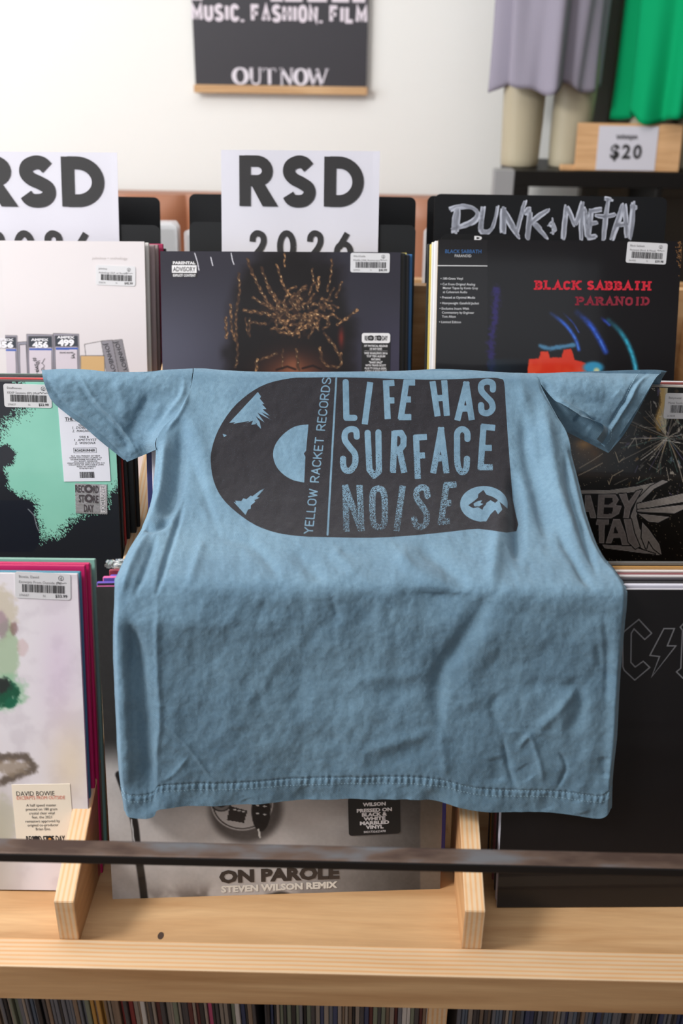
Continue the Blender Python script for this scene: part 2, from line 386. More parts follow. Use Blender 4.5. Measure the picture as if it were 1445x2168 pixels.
class Cover:
    """front record of a stack with helpers that turn photo points into points of its face"""
    def __init__(s, top, yaw, lean, roll): s.m = frame(top, yaw, lean, roll); s.inv = s.m.inverted()
    def loc(s, px, py):
        o = s.inv @ Vector(CAM); d = s.inv.to_3x3() @ Vector(ray(px, py)); t = -o.y / d.y; p = o + d * t; return p.x, p.z
    def art(s, fn, mat, xs, zs, name='cover_art', parent=None, off=-.0003):
        X, Z = np.meshgrid(xs, zs, indexing='xy')
        m = np.array(s.m); Pw = X[..., None] * m[:3, 0] + Z[..., None] * m[:3, 2] + m[:3, 3]
        px, py = proj(Pw); c = fn(px, py, X, Z)
        P = np.stack([X, np.full(X.shape, off), Z], -1)
        return grid_mesh(name, P, mat, parent, cols=c, flip=True)
    def place(s, cx, cy, rot=0):
        """2-D frame of a sticker centred at a photo point -> 3-D in the sleeve's coordinates"""
        x, z = s.loc(cx, cy); c, n = math.cos(R(rot)), math.sin(R(rot))
        return lambda d: (lambda a, b: (x + a * c - b * n, d, z + a * n + b * c))
def rounded(w, h, r, n=4):
    p = []
    for cx, cy, a in ((w / 2 - r, h / 2 - r, 0), (-w / 2 + r, h / 2 - r, 90), (-w / 2 + r, -h / 2 + r, 180), (w / 2 - r, -h / 2 + r, 270)):
        p += [(cx + r * math.cos(R(a + 90 * i / n)), cy + r * math.sin(R(a + 90 * i / n))) for i in range(n + 1)]
    return p
def slab(name, poly, to3f, d0, d1, mat, parent):
    a = to3f(d0); b = to3f(d1); n = len(poly)
    v = [a(*p) for p in poly] + [b(*p) for p in poly]
    f = [tuple(range(n))] + [(i, (i + 1) % n, n + (i + 1) % n, n + i) for i in range(n)]
    return mesh_obj(name, v, f, mat, parent)
def price_label(cv, rec, cx, cy, rot, title, sub, num, price, w=.052, h=.0255):
    fr = cv.place(cx, cy, rot); st = slab('price_sticker', rounded(w, h, .0025), fr, -.0008, -.0002, M_sticker, rec); st['label'] = 'white rounded price sticker with a barcode'
    k = Ink(); k.text(title, -w * .43, h * .28, .0034); k.text(sub, -w * .43, h * .08, .0034); k.text(num, -w * .43, -h * .42, .003); k.text('N', 0, -h * .42, .003)
    k.build('small_lettering', fr(-.0010), M_greyink, st)
    k = Ink(); x = -w * .37
    while x < w * .40:
        b = random.choice((.0003, .0005, .0008)); k.rect(x, -h * .26, x + b, h * .04); x += b + random.choice((.0003, .0004, .0007))
    k.text(price, w * .22, -h * .42, .0040, off=.02)
    k.stroke([(w * .33 + .0022 * math.cos(R(a)), h * .32 + .0022 * math.sin(R(a))) for a in range(0, 360, 30)], .00018, True)
    k.stroke([(w * .33 + .0005, h * .36), (w * .33 - .0004, h * .3), (w * .33 + .0006, h * .25)], .0003)
    k.stroke(spline([(w * .25, h * .13), (w * .28, h * .18), (w * .29, h * .12), (w * .33, h * .16), (w * .36, h * .12), (w * .40, h * .15), (w * .43, h * .13)], 4), .00018)
    k.build('barcode', fr(-.0010), M_ink, st)
    return st
def lines_text(k, rows, x, y, size, lead, align='CENTER', **kw):
    for i, r in enumerate(rows): k.text(r, x, y - i * lead, size, align=align, **kw)
def grid(n, a=-S / 2, b=S / 2): return np.linspace(a, b, n)
def blend(c, col, a):
    a = np.clip(a, 0, 1)[..., None]; return c * (1 - a) + np.array(col, float) * a

EDGE = {}
def em(col, rough=.5): return flat(col, rough)
def stack(cv_m, n, spec, pitch=.0058, jit=.003, dz=.0, t=.0045, start=1):
    """the sleeves behind a front one; spec = [(face rgb, edge rgb, label, group, dx, dz)]"""
    out = []
    for i, sp in enumerate(spec[:n] if n else spec):
        face, edge, label, group, dx, dzz = sp
        m = cv_m.copy()
        yv = m.to_3x3() @ Vector((dx, (i + start) * pitch, dzz)); m.translation = m.translation + yv
        out.append(record(m, em(face), em(edge), label, group, t))
    return out
# ---------------------------------------------------------------- front covers
def P2(ox, oy, k): return lambda pts: [(ox + x / k, oy + y / k) for x, y in pts]
# --- lower tier, white painted cover
cv1 = Cover((-.402, .774, 1.1035), .5, 14.3, .3)
def a_white(px, py, X, Z):
    c = np.ones(px.shape + (3,)) * np.array([226, 220, 226.])
    n = fbm(px / 40, py / 40); n2 = fbm(px / 9 + 40, py / 9)
    c = blend(c, (206, 198, 206), sstep(.45, .75, n) * .6)
    c = blend(c, (212, 186, 214), np.exp(-(((px - 125) / 40) ** 2 + ((py - 1420) / 130) ** 2)) * .45)
    c = blend(c, (232, 210, 176), np.exp(-(((px - 150) / 45) ** 2 + ((py - 1620) / 90) ** 2)) * .6)
    c = blend(c, (176, 168, 158), sstep(1600, 1760, py) * sstep(90, -20, px) * .8)
    def blob(cx, cy, rx, ry, col, a, rag=.5):
        d = ((px - cx) / rx) ** 2 + ((py - cy) / ry) ** 2
        return blend(c, col, a * sstep(1.25, .5, d + (n2 - .5) * rag * 2 + (n - .5) * rag))
    c = blob(0, 1300, 40, 60, (196, 184, 160), .7)
    c = blob(14, 1385, 26, 70, (150, 178, 140), .7); c = blob(2, 1325, 16, 34, (150, 120, 140), .6)
    c = blob(30, 1330, 9, 16, (120, 84, 84), .6); c = blob(48, 1370, 12, 20, (190, 150, 146), .35)
    c = blob(10, 1465, 50, 42, (150, 190, 158), .8); c = blob(8, 1468, 34, 30, (22, 84, 60), 1, .8)
    c = blob(2, 1452, 22, 18, (40, 42, 42), .9, .9); c = blob(24, 1488, 14, 12, (20, 96, 70), .9)
    d, _ = seg_d(px, py, [(-10, 1660), (30, 1645), (72, 1625), (55, 1602), (10, 1604), (-20, 1612)])
    c = blend(c, (92, 80, 70), sstep(14, 3, d + (n2 - .5) * 14) * .9)
    c = blob(28, 1625, 36, 20, (150, 134, 116), .75, .6); c = blob(0, 1740, 40, 60, (176, 176, 140), .35)
    return lin(c)
bk = flat((206, 204, 208)); r1 = record(cv1.m, bk, flat((200, 196, 200)), 'white record sleeve with blurred green and brown paint blots, front of its bin')
cv1.art(a_white, M_art, grid(230), np.linspace(0, S, 260), parent=r1)
price_label(cv1, r1, 91, 1240, -2, 'Bowie, David', 'Excerpts From Outside (Ha', '276667', '$33.99', .050, .0245)
fr = cv1.place(92, 1728, 1.5); st = slab('hype_sticker', [(-.0275, -.0300), (.0275, -.0300), (.0275, .0330), (-.0275, .0330)], fr, -.0007, -.0002, flat((238, 226, 208)), r1)
k = Ink(); k.fit('DAVID BOWIE', -.0235, .0125, .0215, .0050, off=-.004); lines_text(k, ['A half speed master', 'pressed on 180 gram', 'crystal clear vinyl', 'feat. the 2021', 'remasters approved by', 'original co-producer', 'Brian Eno.'], -.001, .0105, .0040, .0041, xs=.88)
k.fit('REC RD ST RE DAY', -.018, .019, -.0265, .0068, off=.03)
for x in (-.0085, .0045): k.poly([(x + .0034 * math.cos(R(a)), -.0232 + .0034 * math.sin(R(a))) for a in range(0, 360, 20)])
k.build('lettering', fr(-.0009), M_ink, st)
k = Ink(); k.poly([(.0045 + .0014 * math.cos(R(a)), -.0232 + .0014 * math.sin(R(a))) for a in range(0, 360, 30)]); k.build('disc_label', fr(-.0011), flat((220, 150, 60)), st)
k = Ink(); k.fit('EXCERPTS FROM OUTSIDE', -.0235, .022, .0178, .0036, off=-.004); k.build('red_lettering', fr(-.0010), flat((206, 84, 56)), st)
stack(cv1.m, 0, [
 ((70, 140, 160), (64, 128, 150), 'teal-blue record sleeve right behind the white painted cover', None, .0005, .000),
 ((196, 18, 96), (178, 14, 84), 'bright magenta record sleeve, nearer of the two in the lower bin', None, .003, .004),
 ((196, 18, 96), (186, 16, 88), 'bright magenta record sleeve, farther of the two in the lower bin', None, .005, .004),
 ((190, 178, 168), (150, 140, 132), 'beige record sleeve wedged between the magenta and sage sleeves', None, .004, .001),
 ((128, 176, 164), (122, 158, 146), 'sage green record sleeve at the back of the bin with magenta sleeves', None, .0065, .004),
 ((120, 176, 170), (116, 160, 152), 'pale turquoise record sleeve last in the bin with magenta sleeves', None, .002, .000)], pitch=.0078)
# --- lower tier, middle: monochrome cover under the shirt
cv2 = Cover((-.0678, .7734, 1.0992), 4.0, 13.5, -.1)
def a_grey(px, py, X, Z):
    n = fbm(px / 60, py / 60); n2 = fbm(px / 5, py / 5, 2)
    g = 196 - 122 * sstep(560, 930, px) - 18 * (n - .5) * 2
    g = np.where(py > 1560, g, 60)
    g = g * (1 - sstep(1640, 1560, py)) + 44 * sstep(1640, 1560, py)
    g = g - 16 * sstep(1780, 1900, py)
    c = np.stack([g, g * .965, g * .95], -1) 
    c = blend(c, (200, 192, 188), np.exp(-(((px - 690) / 70) ** 2 + ((py - 1730) / 26) ** 2)) * .7 * n * 1.5)
    c = blend(c, (84, 76, 72), sstep(.42, .62, n) * np.exp(-(((px - 480) / 160) ** 2 + ((py - 1900) / 22) ** 2)) * .9)
    c = blend(c, (46, 42, 40), sstep(1888, 1896, py - 5 * np.sin(px / 14)) * np.exp(-(((px - 590) / 40) ** 4)))
    d, _ = seg_d(px, py, S_([(252, 1640), (282, 1730), (291, 1800), (300, 1860), (308, 1925)])); c = blend(c, (28, 26, 26), sstep(10, 6, d))
    d, _ = seg_d(px, py, S_([(278, 1735), (285, 1790)])); c = blend(c, (206, 204, 204), sstep(2, .6, d))
    # instrument body
    e = np.hypot((px - 512) / 66, (py - 1700) / 58)
    c = blend(c, (60, 54, 52), sstep(1.35, 1.0, np.hypot((px - 520) / 66, (py - 1712) / 62)) * .8)
    c = blend(c, (190, 184, 182), sstep(1.03, .97, e)); c = blend(c, (52, 46, 44), sstep(.035, .015, abs(e - .93)) * .8)
    c = blend(c, (34, 31, 31), sstep(1.05, .95, np.hypot((px - 552) / 20, (py - 1716) / 44)))
    c = blend(c, (40, 36, 36), sstep(1.05, .95, np.hypot((px - 468) / 21, (py - 1702) / 16))); c = blend(c, (180, 176, 174), sstep(.3, .1, abs(np.hypot((px - 468) / 21, (py - 1702) / 16) - .65)) * .6)
    c = blend(c, (50, 45, 44), inside(px, py, [(486, 1706), (524, 1716), (516, 1742), (480, 1736)]) * 1.)
    for x, y in ((545, 1705), (560, 1707), (545, 1722), (560, 1724), (497, 1714), (506, 1716), (515, 1718)): c = blend(c, (215, 212, 210), sstep(4.2, 3, abs(px - x) * .8 + abs(py - y) * 1.8))
    d, _ = seg_d(px, py, [(547, 1756), (550, 1772)]); c = blend(c, (216, 212, 206), sstep(2.5, 1.5, d))
    c = blend(c, (118, 104, 90), sstep(888, 890, px) * .55)
    return lin(np.clip(c + (n2 - .5)[..., None] * 8, 10, 255))
r2 = record(cv2.m, flat((60, 58, 58)), flat((150, 60, 110)), 'black and grey photo cover with bold ON PAROLE lettering, its foot showing below the shirt')
cv2.art(a_grey, M_gloss, grid(340), np.r_[np.linspace(-S / 2 + S / 2, .14, 190), np.linspace(.145, S, 60)], parent=r2)
k = Ink(); x0, z0 = cv2.loc(464, 1869); x1, z1 = cv2.loc(718, 1862)
k.fit('ON PAROLE', x0, x1, z0 + .0005, .0128, off=.055); k.build('title_lettering', lambda a, b: (a, -.0007, b + (a - x0) * .012), flat((52, 42, 36)), r2)
k = Ink(); x0, z0 = cv2.loc(468, 1889); x1, z1 = cv2.loc(714, 1883)
k.fit('STEVEN WILSON REMIX', x0, x1, z0 + .0004, .0068, off=.05); k.build('subtitle_lettering', lambda a, b: (a, -.0007, b + (a - x0) * .012), flat((222, 216, 206)), r2)
fr = cv2.place(792, 1726, 1.5); st = slab('hype_sticker', rounded(.0495, .040, .003), fr, -.0009, -.0004, flat((18, 18, 20), .4), r2)
k = Ink()
for i, (t, w) in enumerate((('WILSON', .022), ('PRESSED ON', .0335), ('BLACK &', .024), ('WHITE', .021), ('MARBLED', .028), ('VINYL', .017))):
    y = .0105 - i * .0044 - (.0018 if i else 0); k.fit(t, -w / 2, w / 2, y, .0036, off=.05)
k.fit('5021732623470', -.0105, .0105, -.0175, .0022, off=.01); k.build('lettering', fr(-.0011), flat((226, 222, 224)), st)
stack(cv2.m, 0, [
 ((40, 38, 44), (92, 70, 170), 'purple-edged record sleeve right behind the monochrome photo cover', None, -.001, .0015),
 ((90, 78, 160), (206, 90, 150), 'pink-edged record sleeve second behind the monochrome photo cover', None, .003, .004),
 ((70, 70, 160), (84, 76, 180), 'violet record sleeve with bright top edge beside the shirt', None, .008, .003),
 ((150, 50, 66), (150, 52, 70), 'dark red record sleeve near the back of the middle lower bin', None, .006, .006),
 ((150, 120, 116), (160, 140, 132), 'taupe record sleeve behind the dark red one in the middle lower bin', None, .009, .006),
 ((60, 60, 62), (110, 108, 106), 'charcoal record sleeve in crumpled clear wrap, last in the middle lower bin', None, .006, .008)], pitch=.0082)
# crumpled shrink film on the last one
M_film = mat('clear_shrink_film', (235, 238, 240), .08); M_film.node_tree.nodes['Principled BSDF'].inputs['Transmission Weight'].default_value = .92; M_film.node_tree.nodes['Principled BSDF'].inputs['IOR'].default_value = 1.2
tt = np.linspace(0, 1, 46); ss = np.linspace(0, 1, 14); A, B = np.meshgrid(tt, ss)
c0 = np.array(cv2.m.translation); mm = np.array(cv2.m)[:3, :3]
U = -.155 + A * .06; V = S + .009 + .004 * np.sin(B * math.pi) + .003 * (fbm(A * 14, B * 5) - .4); Q = .030 + B * .022
PP = c0 + U[..., None] * mm[:, 0] + Q[..., None] * mm[:, 1] + V[..., None] * mm[:, 2] + (rng.random(A.shape + (3,)) - .5) * .0016
tag(grid_mesh('plastic_wrap', PP, M_film), 'crumpled clear plastic film sticking up beside the shirt above the violet sleeves', 'wrap')
# --- lower tier, third column: black embossed cover
t3 = atZ(1400, 1247, 1.1035)
cv3 = Cover((.3010, t3[1], 1.1035), 2.0, 14.0, 0)
def a_black(px, py, X, Z):
    n = fbm(px / 70, py / 70); c = np.ones(px.shape + (3,)) * np.array([31, 29, 31.]); return dk(c * (.9 + .2 * n[..., None]))
M_blackgloss = mat('glossy_black_wrap', attr='Col', rough=.35, coat=.35, spec=.3)
r3 = record(cv3.m, flat((20, 20, 21)), flat((190, 188, 196)), 'glossy black record cover with embossed outline letters and a lightning bolt')
cv3.art(a_black, M_blackgloss, grid(24), np.linspace(0, S, 24), parent=r3)
k = Ink(); c7 = P2(1000, 1180, 3.247)
C_ = [(1140, 425), (1228, 520), (1180, 563), (1107, 490), (1088, 520), (1085, 720), (1115, 752), (1170, 712), (1215, 755), (1112, 842), (1040, 775), (1030, 750), (1030, 520), (1048, 500)]
B_ = [(1312, 488), (1384, 488), (1335, 607), (1394, 607), (1228, 820), (1282, 680), (1216, 672)]
D_ = [(1450, 450), (1424, 478), (1440, 500), (1428, 760), (1398, 785), (1450, 836), (1560, 820), (1640, 740), (1640, 540), (1560, 455)]
A_ = [(700, 842), (790, 430), (860, 430), (950, 842), (880, 842), (862, 740), (790, 740), (770, 842)]
for q in (C_, B_, D_, A_): k.stroke([cv3.loc(*p) for p in c7(q)], .00055, True)
k.build('embossed_lettering', lambda a, b: (a, -.0007, b), flat((112, 112, 116), .35), r3)
stack(cv3.m, 0, [
 ((200, 198, 210), (206, 204, 216), 'white-edged record sleeve directly behind the glossy black cover', None, .000, .0025),
 ((30, 28, 32), (40, 38, 42), 'black record sleeve between the two white-edged ones, third lower bin', None, .002, .003),
 ((40, 36, 42), (52, 48, 56), 'charcoal record sleeve fourth from the front in the third lower bin', None, .001, .004),
 ((190, 184, 186), (196, 190, 192), 'second white-edged record sleeve in the third lower bin', None, .002, .005),
 ((120, 56, 60), (128, 70, 74), 'dull red record sleeve in the third lower bin', None, .001, .005),
 ((200, 190, 186), (208, 200, 196), 'cream record sleeve behind the dull red one, third lower bin', None, .002, .006),
 ((120, 92, 60), (150, 112, 66), 'brown and gold edged record sleeve, nearer, back half of third lower bin', None, .003, .006),
 ((100, 80, 56), (168, 124, 66), 'brown and gold edged record sleeve, farther, back half of third lower bin', None, .001, .006),
 ((50, 46, 44), (86, 76, 66), 'dark olive record sleeve near the back of the third lower bin', None, .002, .007),
 ((50, 50, 52), (96, 94, 92), 'grey record sleeve last in the third lower bin', None, .002, .007)], pitch=.0068)
# --- middle tier, first column: mint cover with black spray
cv4 = Cover((-.4186, 1.03, 1.1974), .3, 12.3, .4)
def a_mint(px, py, X, Z):
    c = np.ones(px.shape + (3,)) * np.array([146, 204, 186.])
    c = blend(c, (136, 196, 178), fbm(px / 60, py / 60))
    rnd = rng.random(px.shape); nb = (fbm(px / 16, py / 16) - .5) * 26
    q = lambda pts: [(x / 4.014, 780 + y / 4.014) for x, y in pts]
    def spray(poly, w, soft=True):
        nonlocal c
        d = poly_sdf(px, py, poly) + (nb * .6 if soft else 0)
        p = sstep(-w, w * .45, d) ** 1.3; c = blend(c, (38, 38, 46), (rnd < p) * 1.)
    spray(q([(-900, -200), (130, -80), (140, 60), (190, 330), (30, 440), (-100, 640), (-900, 800)]), 34)
    spray(q([(-300, 680), (60, 662), (115, 710), (100, 800), (40, 860), (50, 1000), (140, 1090), (260, 1110), (300, 1200), (300, 1260), (-900, 1260)]), 9)
    spray(q([(-900, 1100), (240, 1110), (295, 1170), (300, 1260), (332, 1380), (350, 1460), (500, 1440), (620, 1300), (800, 1200), (960, 1180), (1100, 1250), (1100, 2700), (-900, 2700)]), 24)
    spray(q([(940, 1080), (1100, 900), (1100, 1400), (930, 1260)]), 22)
    c = blend(c, (30, 31, 44), (poly_sdf(px, py, q([(-900, 1130), (235, 1120), (290, 1180), (292, 1250), (330, 1380), (340, 1480), (280, 1560), (-900, 1560)])) > 0) * 1.)
    d, _ = seg_d(px, py, q([(240, 1195), (290, 1250), (312, 1340), (330, 1380)])); c = blend(c, (170, 176, 180), sstep(1.6, .4, d) * .7)
    return dk(c)
r4 = record(cv4.m, flat((40, 40, 46)), flat((42, 44, 46)), 'mint green record cover with black speckled spray silhouettes')
cv4.art(a_mint, M_gloss, grid(330, -.12, S / 2), grid(300, .03, S), parent=r4)
price_label(cv4, r4, 59, 838, -1, 'Deafheaven', 'KEXP Sessions (EP) (Mult', '276637', '$22.99', .052, .0255)
fr = cv4.place(178, 923, 1.2); st = slab('track_list_sticker', [(-.026, -.051), (.026, -.051), (.026, .051), (-.026, .051)], fr, -.0009, -.0003, flat((222, 222, 232)), r4)
k = Ink(); k.text('"UNREAL LIVE', 0, .0235, .0056, align='CENTER'); k.fit('THE BLUE VALLEY"', -.0195, .022, .0175, .0036, off=.012); k.rect(-.0195, .0166, .0225, .0169)
lines_text(k, ['SIDE A'], 0, .0115, .0028, .003, off=.02, sp=1.3)
lines_text(k, ['1. DOBERMAN', '2. MAGNOLIA'], .0006, .0082, .0038, .0036, shear=.3, sp=1.15); lines_text(k, ['SIDE B'], 0, -.0018, .0028, .003, off=.02, sp=1.3)
lines_text(k, ['1. AMETHYST', '2. WINONA'], .0006, -.0054, .0038, .0036, shear=.3, sp=1.15)
k.stroke([(-.0125, -.0132), (.0125, -.0132), (.0125, -.0185), (-.0125, -.0185)], .00015, True); k.fit('ROADRUNNER', -.0112, .0112, -.0172, .0028, off=.02)
lines_text(k, ['P&C 2024 FRIENDS OF KEXP', 'UNDER EXCLUSIVE LICENSE TO', 'ROADRUNNER RECORDS INC', 'ALL RIGHTS RESERVED', 'UNAUTHORIZED DUPLICATION IS A', 'VIOLATION OF APPLICABLE LAWS', 'MADE IN CANADA', '075678591372'], 0, -.0228, .0020, .0020, off=.02, sp=1.3)
x = -.0078
while x < .0078: b = random.choice((.0002, .0004, .0006)); k.rect(x, -.0470, x + b, -.0402); x += b + random.choice((.0002, .0004))
k.stroke([(-.0225, .0385), (-.0225, .0305), (-.0165, .0325), (-.0205, .0385), (-.0120, .0372), (-.0160, .0330), (-.0125, .0290), (-.0150, .0360), (-.0085, .0295)], .0004)
k.build('lettering', fr(-.0011), M_ink, st)
fr = cv4.place(193.5, 1056, -1.5); w, h = .0365, .035; p = []
for i in range(18): p += [(-w / 2 + w * i / 18, h / 2), (-w / 2 + w * (i + .5) / 18, h / 2 - .0009)]
for i in range(17): p += [(w / 2, h / 2 - h * i / 17), (w / 2 - .0009, h / 2 - h * (i + .5) / 17)]
for i in range(18): p += [(w / 2 - w * i / 18, -h / 2), (w / 2 - w * (i + .5) / 18, -h / 2 + .0009)]
for i in range(17): p += [(-w / 2, -h / 2 + h * i / 17), (-w / 2 + .0009, -h / 2 + h * (i + .5) / 17)]
M_foil = mat('silver_foil', (196, 188, 192), .34, metal=.7, bump=.5, bscale=160, var=.12, vscale=60)
st = slab('foil_stamp', p, fr, -.0009, -.0002, M_foil, r4); st['label'] = 'silver foil stamp with zigzag edge'
k = Ink()
k.fit('REC', -.0175, -.0075, .0072, .0085, off=.03); k.fit('RD', .0025, .0085, .0072, .0085, off=.03); k.fit('ST', -.0140, -.0075, -.0040, .0085, off=.03); k.fit('RE', .0020, .0080, -.0040, .0085, off=.03); k.fit('DAY', -.0085, .0025, -.0150, .0085, off=.03)
for cx, cy in ((-.0027, .0115), (-.0027, .0005)):
    k.stroke(arc(cx, cy, .0036, .0036, 0, 345, 18), .0013, True)
k.build('lettering', fr(-.0012), flat((70, 62, 66), .4), st)
k = Ink(); v, f = text_tris('EXCLUSIVE', 1, off=.0); a1 = max(a for a, b in v); k.add([(.0155 - b * .0050 / .73, -.0148 + a / a1 * .0290) for a, b in v], f)
k.stroke([(.0105, -.0152), (.0165, -.0152), (.0165, .0155), (.0105, .0155)], .0002, True); k.build('side_lettering', fr(-.0012), flat((226, 222, 226), .4), st)
stack(cv4.m, 0, [
 ((44, 44, 46), (60, 62, 64), 'black-edged record sleeve right behind the mint cover', None, .002, .001),
 ((170, 50, 50), (184, 60, 58), 'red-edged record sleeve behind the mint cover', None, .003, .0025),
 ((40, 40, 42), (52, 54, 54), 'black record sleeve third behind the mint cover', None, .006, .001),
 ((34, 34, 36), (40, 40, 42), 'black record sleeve fourth behind the mint cover', None, .012, .002),
 ((30, 30, 32), (36, 36, 38), 'black record sleeve fifth behind the mint cover', None, .015, .003),
 ((60, 66, 62), (88, 104, 96), 'grey-green record sleeve last behind the mint cover', None, .010, .004)], pitch=.0072)
# --- middle tier, middle column: records the shirt hangs over
cv5 = Cover((-.0640, 1.030, 1.1965), 0, 12.0, 0)
r5 = record(cv5.m, flat((208, 204, 216)), flat((214, 210, 220)), 'white record sleeve under the shirt, its edge showing below the sleeve')
stack(cv5.m, 0, [((40, 44, 96), (44, 48, 110), 'navy record sleeve behind the white one under the shirt', None, -.007, .0), ((40, 40, 44), (60, 58, 62), 'charcoal record sleeve behind the navy one under the shirt', None, -.004, .0)], pitch=.0058)
# --- middle tier, third column: shattered glass cover
t6 = atZ(1400, 818, 1.1965); cv6 = Cover((.3020, t6[1], 1.1965), 0, 12.0, 0)
g6 = P2(1150, 760, 4.336)
def a_shard(px, py, X, Z):
    n = fbm(px / 30, py / 30); n2 = fbm(px / 4, py / 4, 3)
    c = np.ones(px.shape + (3,)) * np.array([24, 21, 19.])
    c = blend(c, (120, 84, 40), np.exp(-(((px - 1245) / 40) ** 2 + ((py - 955) / 45) ** 2)) * .75 * (n + .5)); c = blend(c, (214, 160, 84), np.exp(-(((px - 1235) / 18) ** 2 + ((py - 940) / 11) ** 2)) * .9)
    c = blend(c, (214, 204, 176), inside(px, py, g6([(1060, 250), (1140, 250), (1120, 690), (1060, 620), (1030, 560), (1080, 400)])) * .9)
    c = blend(c, (200, 160, 90), sstep(10, 2, seg_d(px, py, g6([(1090, 260), (1085, 420), (1040, 560), (1060, 640)]))[0]) * .7)
    r = random.Random(3); cx, cy = 1412, 926
    pal = [(206, 198, 184), (150, 142, 130), (170, 140, 96), (120, 112, 150), (110, 150, 140), (90, 84, 80), (226, 220, 210)]
    for i in range(120):      # shard triangles
        a = r.uniform(0, 360); d0 = r.uniform(6, 130) * (1 if r.random() < .8 else 1.7); x = cx + d0 * math.cos(R(a)); y = cy + d0 * .9 * math.sin(R(a)); L = r.uniform(5, 26); w = r.uniform(1.2, 8); b = R(a + r.uniform(-25, 25))
        if x < 1330 and y < 1035 and r.random() < .7: continue
        t = [(x, y), (x + L * math.cos(b) + w * math.sin(b), y + L * math.sin(b) - w * math.cos(b)), (x + L * .6 * math.cos(b) - w * math.sin(b), y + L * .6 * math.sin(b) + w * math.cos(b))]
        c = blend(c, pal[r.randrange(7)], inside(px, py, t) * r.uniform(.25, .85) * sstep(.3, .6, n2))
    for i in range(90):       # long cracks
        a = r.uniform(0, 360); x, y = (cx, cy) if i % 2 else (cx + r.uniform(-90, 60), cy + r.uniform(-60, 140)); L = r.uniform(20, 110) if i % 2 else r.uniform(8, 40)
        p = [(x, y)]
        for j in range(3): a += r.uniform(-6, 6); p.append((p[-1][0] + L / 3 * math.cos(R(a)), p[-1][1] + L / 3 * math.sin(R(a))))
        c = blend(c, pal[r.randrange(7)], sstep(r.uniform(.9, 1.8), .3, seg_d(px, py, p)[0]) * r.uniform(.4, .95))
    for p in ([(330, 1000), (450, 930), (540, 870)], [(320, 1068), (420, 1020), (540, 955)], [(600, 1150), (630, 1075), (730, 1020)], [(600, 1150), (590, 1120)], [(870, 1110), (880, 1080)], [(660, 860), (690, 950), (740, 905)]):
        c = blend(c, (190, 174, 150), sstep(1.2, .4, seg_d(px, py, g6(p))[0]))
    c = blend(c, (200, 186, 160), (rng.random(px.shape) < .012 * sstep(850, 960, py)) * .7)
    def plate(p, col=(150, 142, 140), dark=True):
        nonlocal c
        s = poly_sdf(px, py, g6(p))
        if dark: c = blend(c, (22, 21, 24), sstep(-3.0, -2.0, s))
        c = blend(c, col, sstep(-.5, .5, s) * (.82 + .18 * n2)); c = blend(c, (206, 200, 198), sstep(1.1, .3, abs(s - .3)) * .5)
    plate([(330, 1205), (600, 1205), (850, 1170), (1120, 1115), (1000, 1180), (900, 1260), (860, 1215), (700, 1235), (340, 1235)], (176, 170, 164))
    plate([(1090, 1112), (1140, 1125), (1010, 1190), (900, 1300), (850, 1440), (880, 1560), (960, 1660), (1060, 1790), (1090, 1795), (1000, 1800), (880, 1720), (820, 1600), (800, 1440), (860, 1290), (980, 1170)], (168, 162, 158))
    for q in ([(860, 1330), (1279, 1235), (1400, 1180), (1400, 1290), (860, 1380)], [(860, 1385), (1279, 1340), (1400, 1320), (1200, 1415), (860, 1400)], [(870, 1420), (1150, 1450), (1050, 1500), (960, 1490)]): plate(q, (172, 164, 158))
    plate([(905, 1500), (960, 1560), (1060, 1700), (1080, 1795), (1010, 1740), (960, 1660), (940, 1740), (900, 1640)], (162, 156, 152))
    plate([(540, 1705), (800, 1720), (1020, 1790), (900, 1780), (560, 1735)], (160, 154, 152))
    letters = {'A': [(380, 1250), (430, 1250), (485, 1460), (430, 1460), (415, 1400), (380, 1400)], 'Y': [(690, 1240), (760, 1235), (780, 1310), (850, 1215), (900, 1200), (800, 1370), (780, 1460), (730, 1460), (745, 1360)],
               'T': [(490, 1472), (600, 1472), (595, 1520), (560, 1520), (555, 1690), (510, 1690), (505, 1520), (480, 1520)], 'A2': [(640, 1470), (700, 1470), (790, 1705), (720, 1705), (705, 1640), (640, 1640), (620, 1690), (570, 1690)],
               'L': [(735, 1470), (800, 1470), (830, 1600), (880, 1720), (840, 1740), (780, 1680)]}
    for q in letters.values(): plate(q)
    plate([(505, 1245), (660, 1245), (690, 1290), (660, 1340), (715, 1350), (690, 1420), (620, 1460), (490, 1460)])
    for q in ([(560, 1275), (630, 1275), (635, 1310), (600, 1335), (555, 1335)], [(555, 1360), (640, 1360), (625, 1420), (550, 1425)], [(655, 1530), (685, 1600), (640, 1600)]): c = blend(c, (28, 26, 28), inside(px, py, g6(q)) * 1.)
    return dk(c)
r6 = record(cv6.m, flat((26, 24, 24)), flat((180, 170, 160)), 'black cover of shattered glass and silver metal lettering beside the shirt')
cv6.art(a_shard, M_gloss, np.linspace(-.07, .155, 330), np.linspace(.05, .3135, 330), parent=r6)
price_label(cv6, r6, 1455, 860, 0, 'Babymetal', 'Metal Forth', '263608', '$29.99', .052, .0285)
stack(cv6.m, 0, [
 ((150, 146, 146), (196, 192, 190), 'silver-white edged record sleeve right behind the shattered-glass cover', None, 0, .001),
 ((110, 50, 48), (136, 62, 58), 'brick red edged record sleeve behind the shattered-glass cover', None, .001, .003),
 ((180, 176, 180), (204, 200, 204), 'pale grey record sleeve third behind the shattered-glass cover', None, .001, .004),
 ((40, 40, 42), (56, 56, 58), 'black record sleeve fourth behind the shattered-glass cover', None, .001, .003)], pitch=.006)
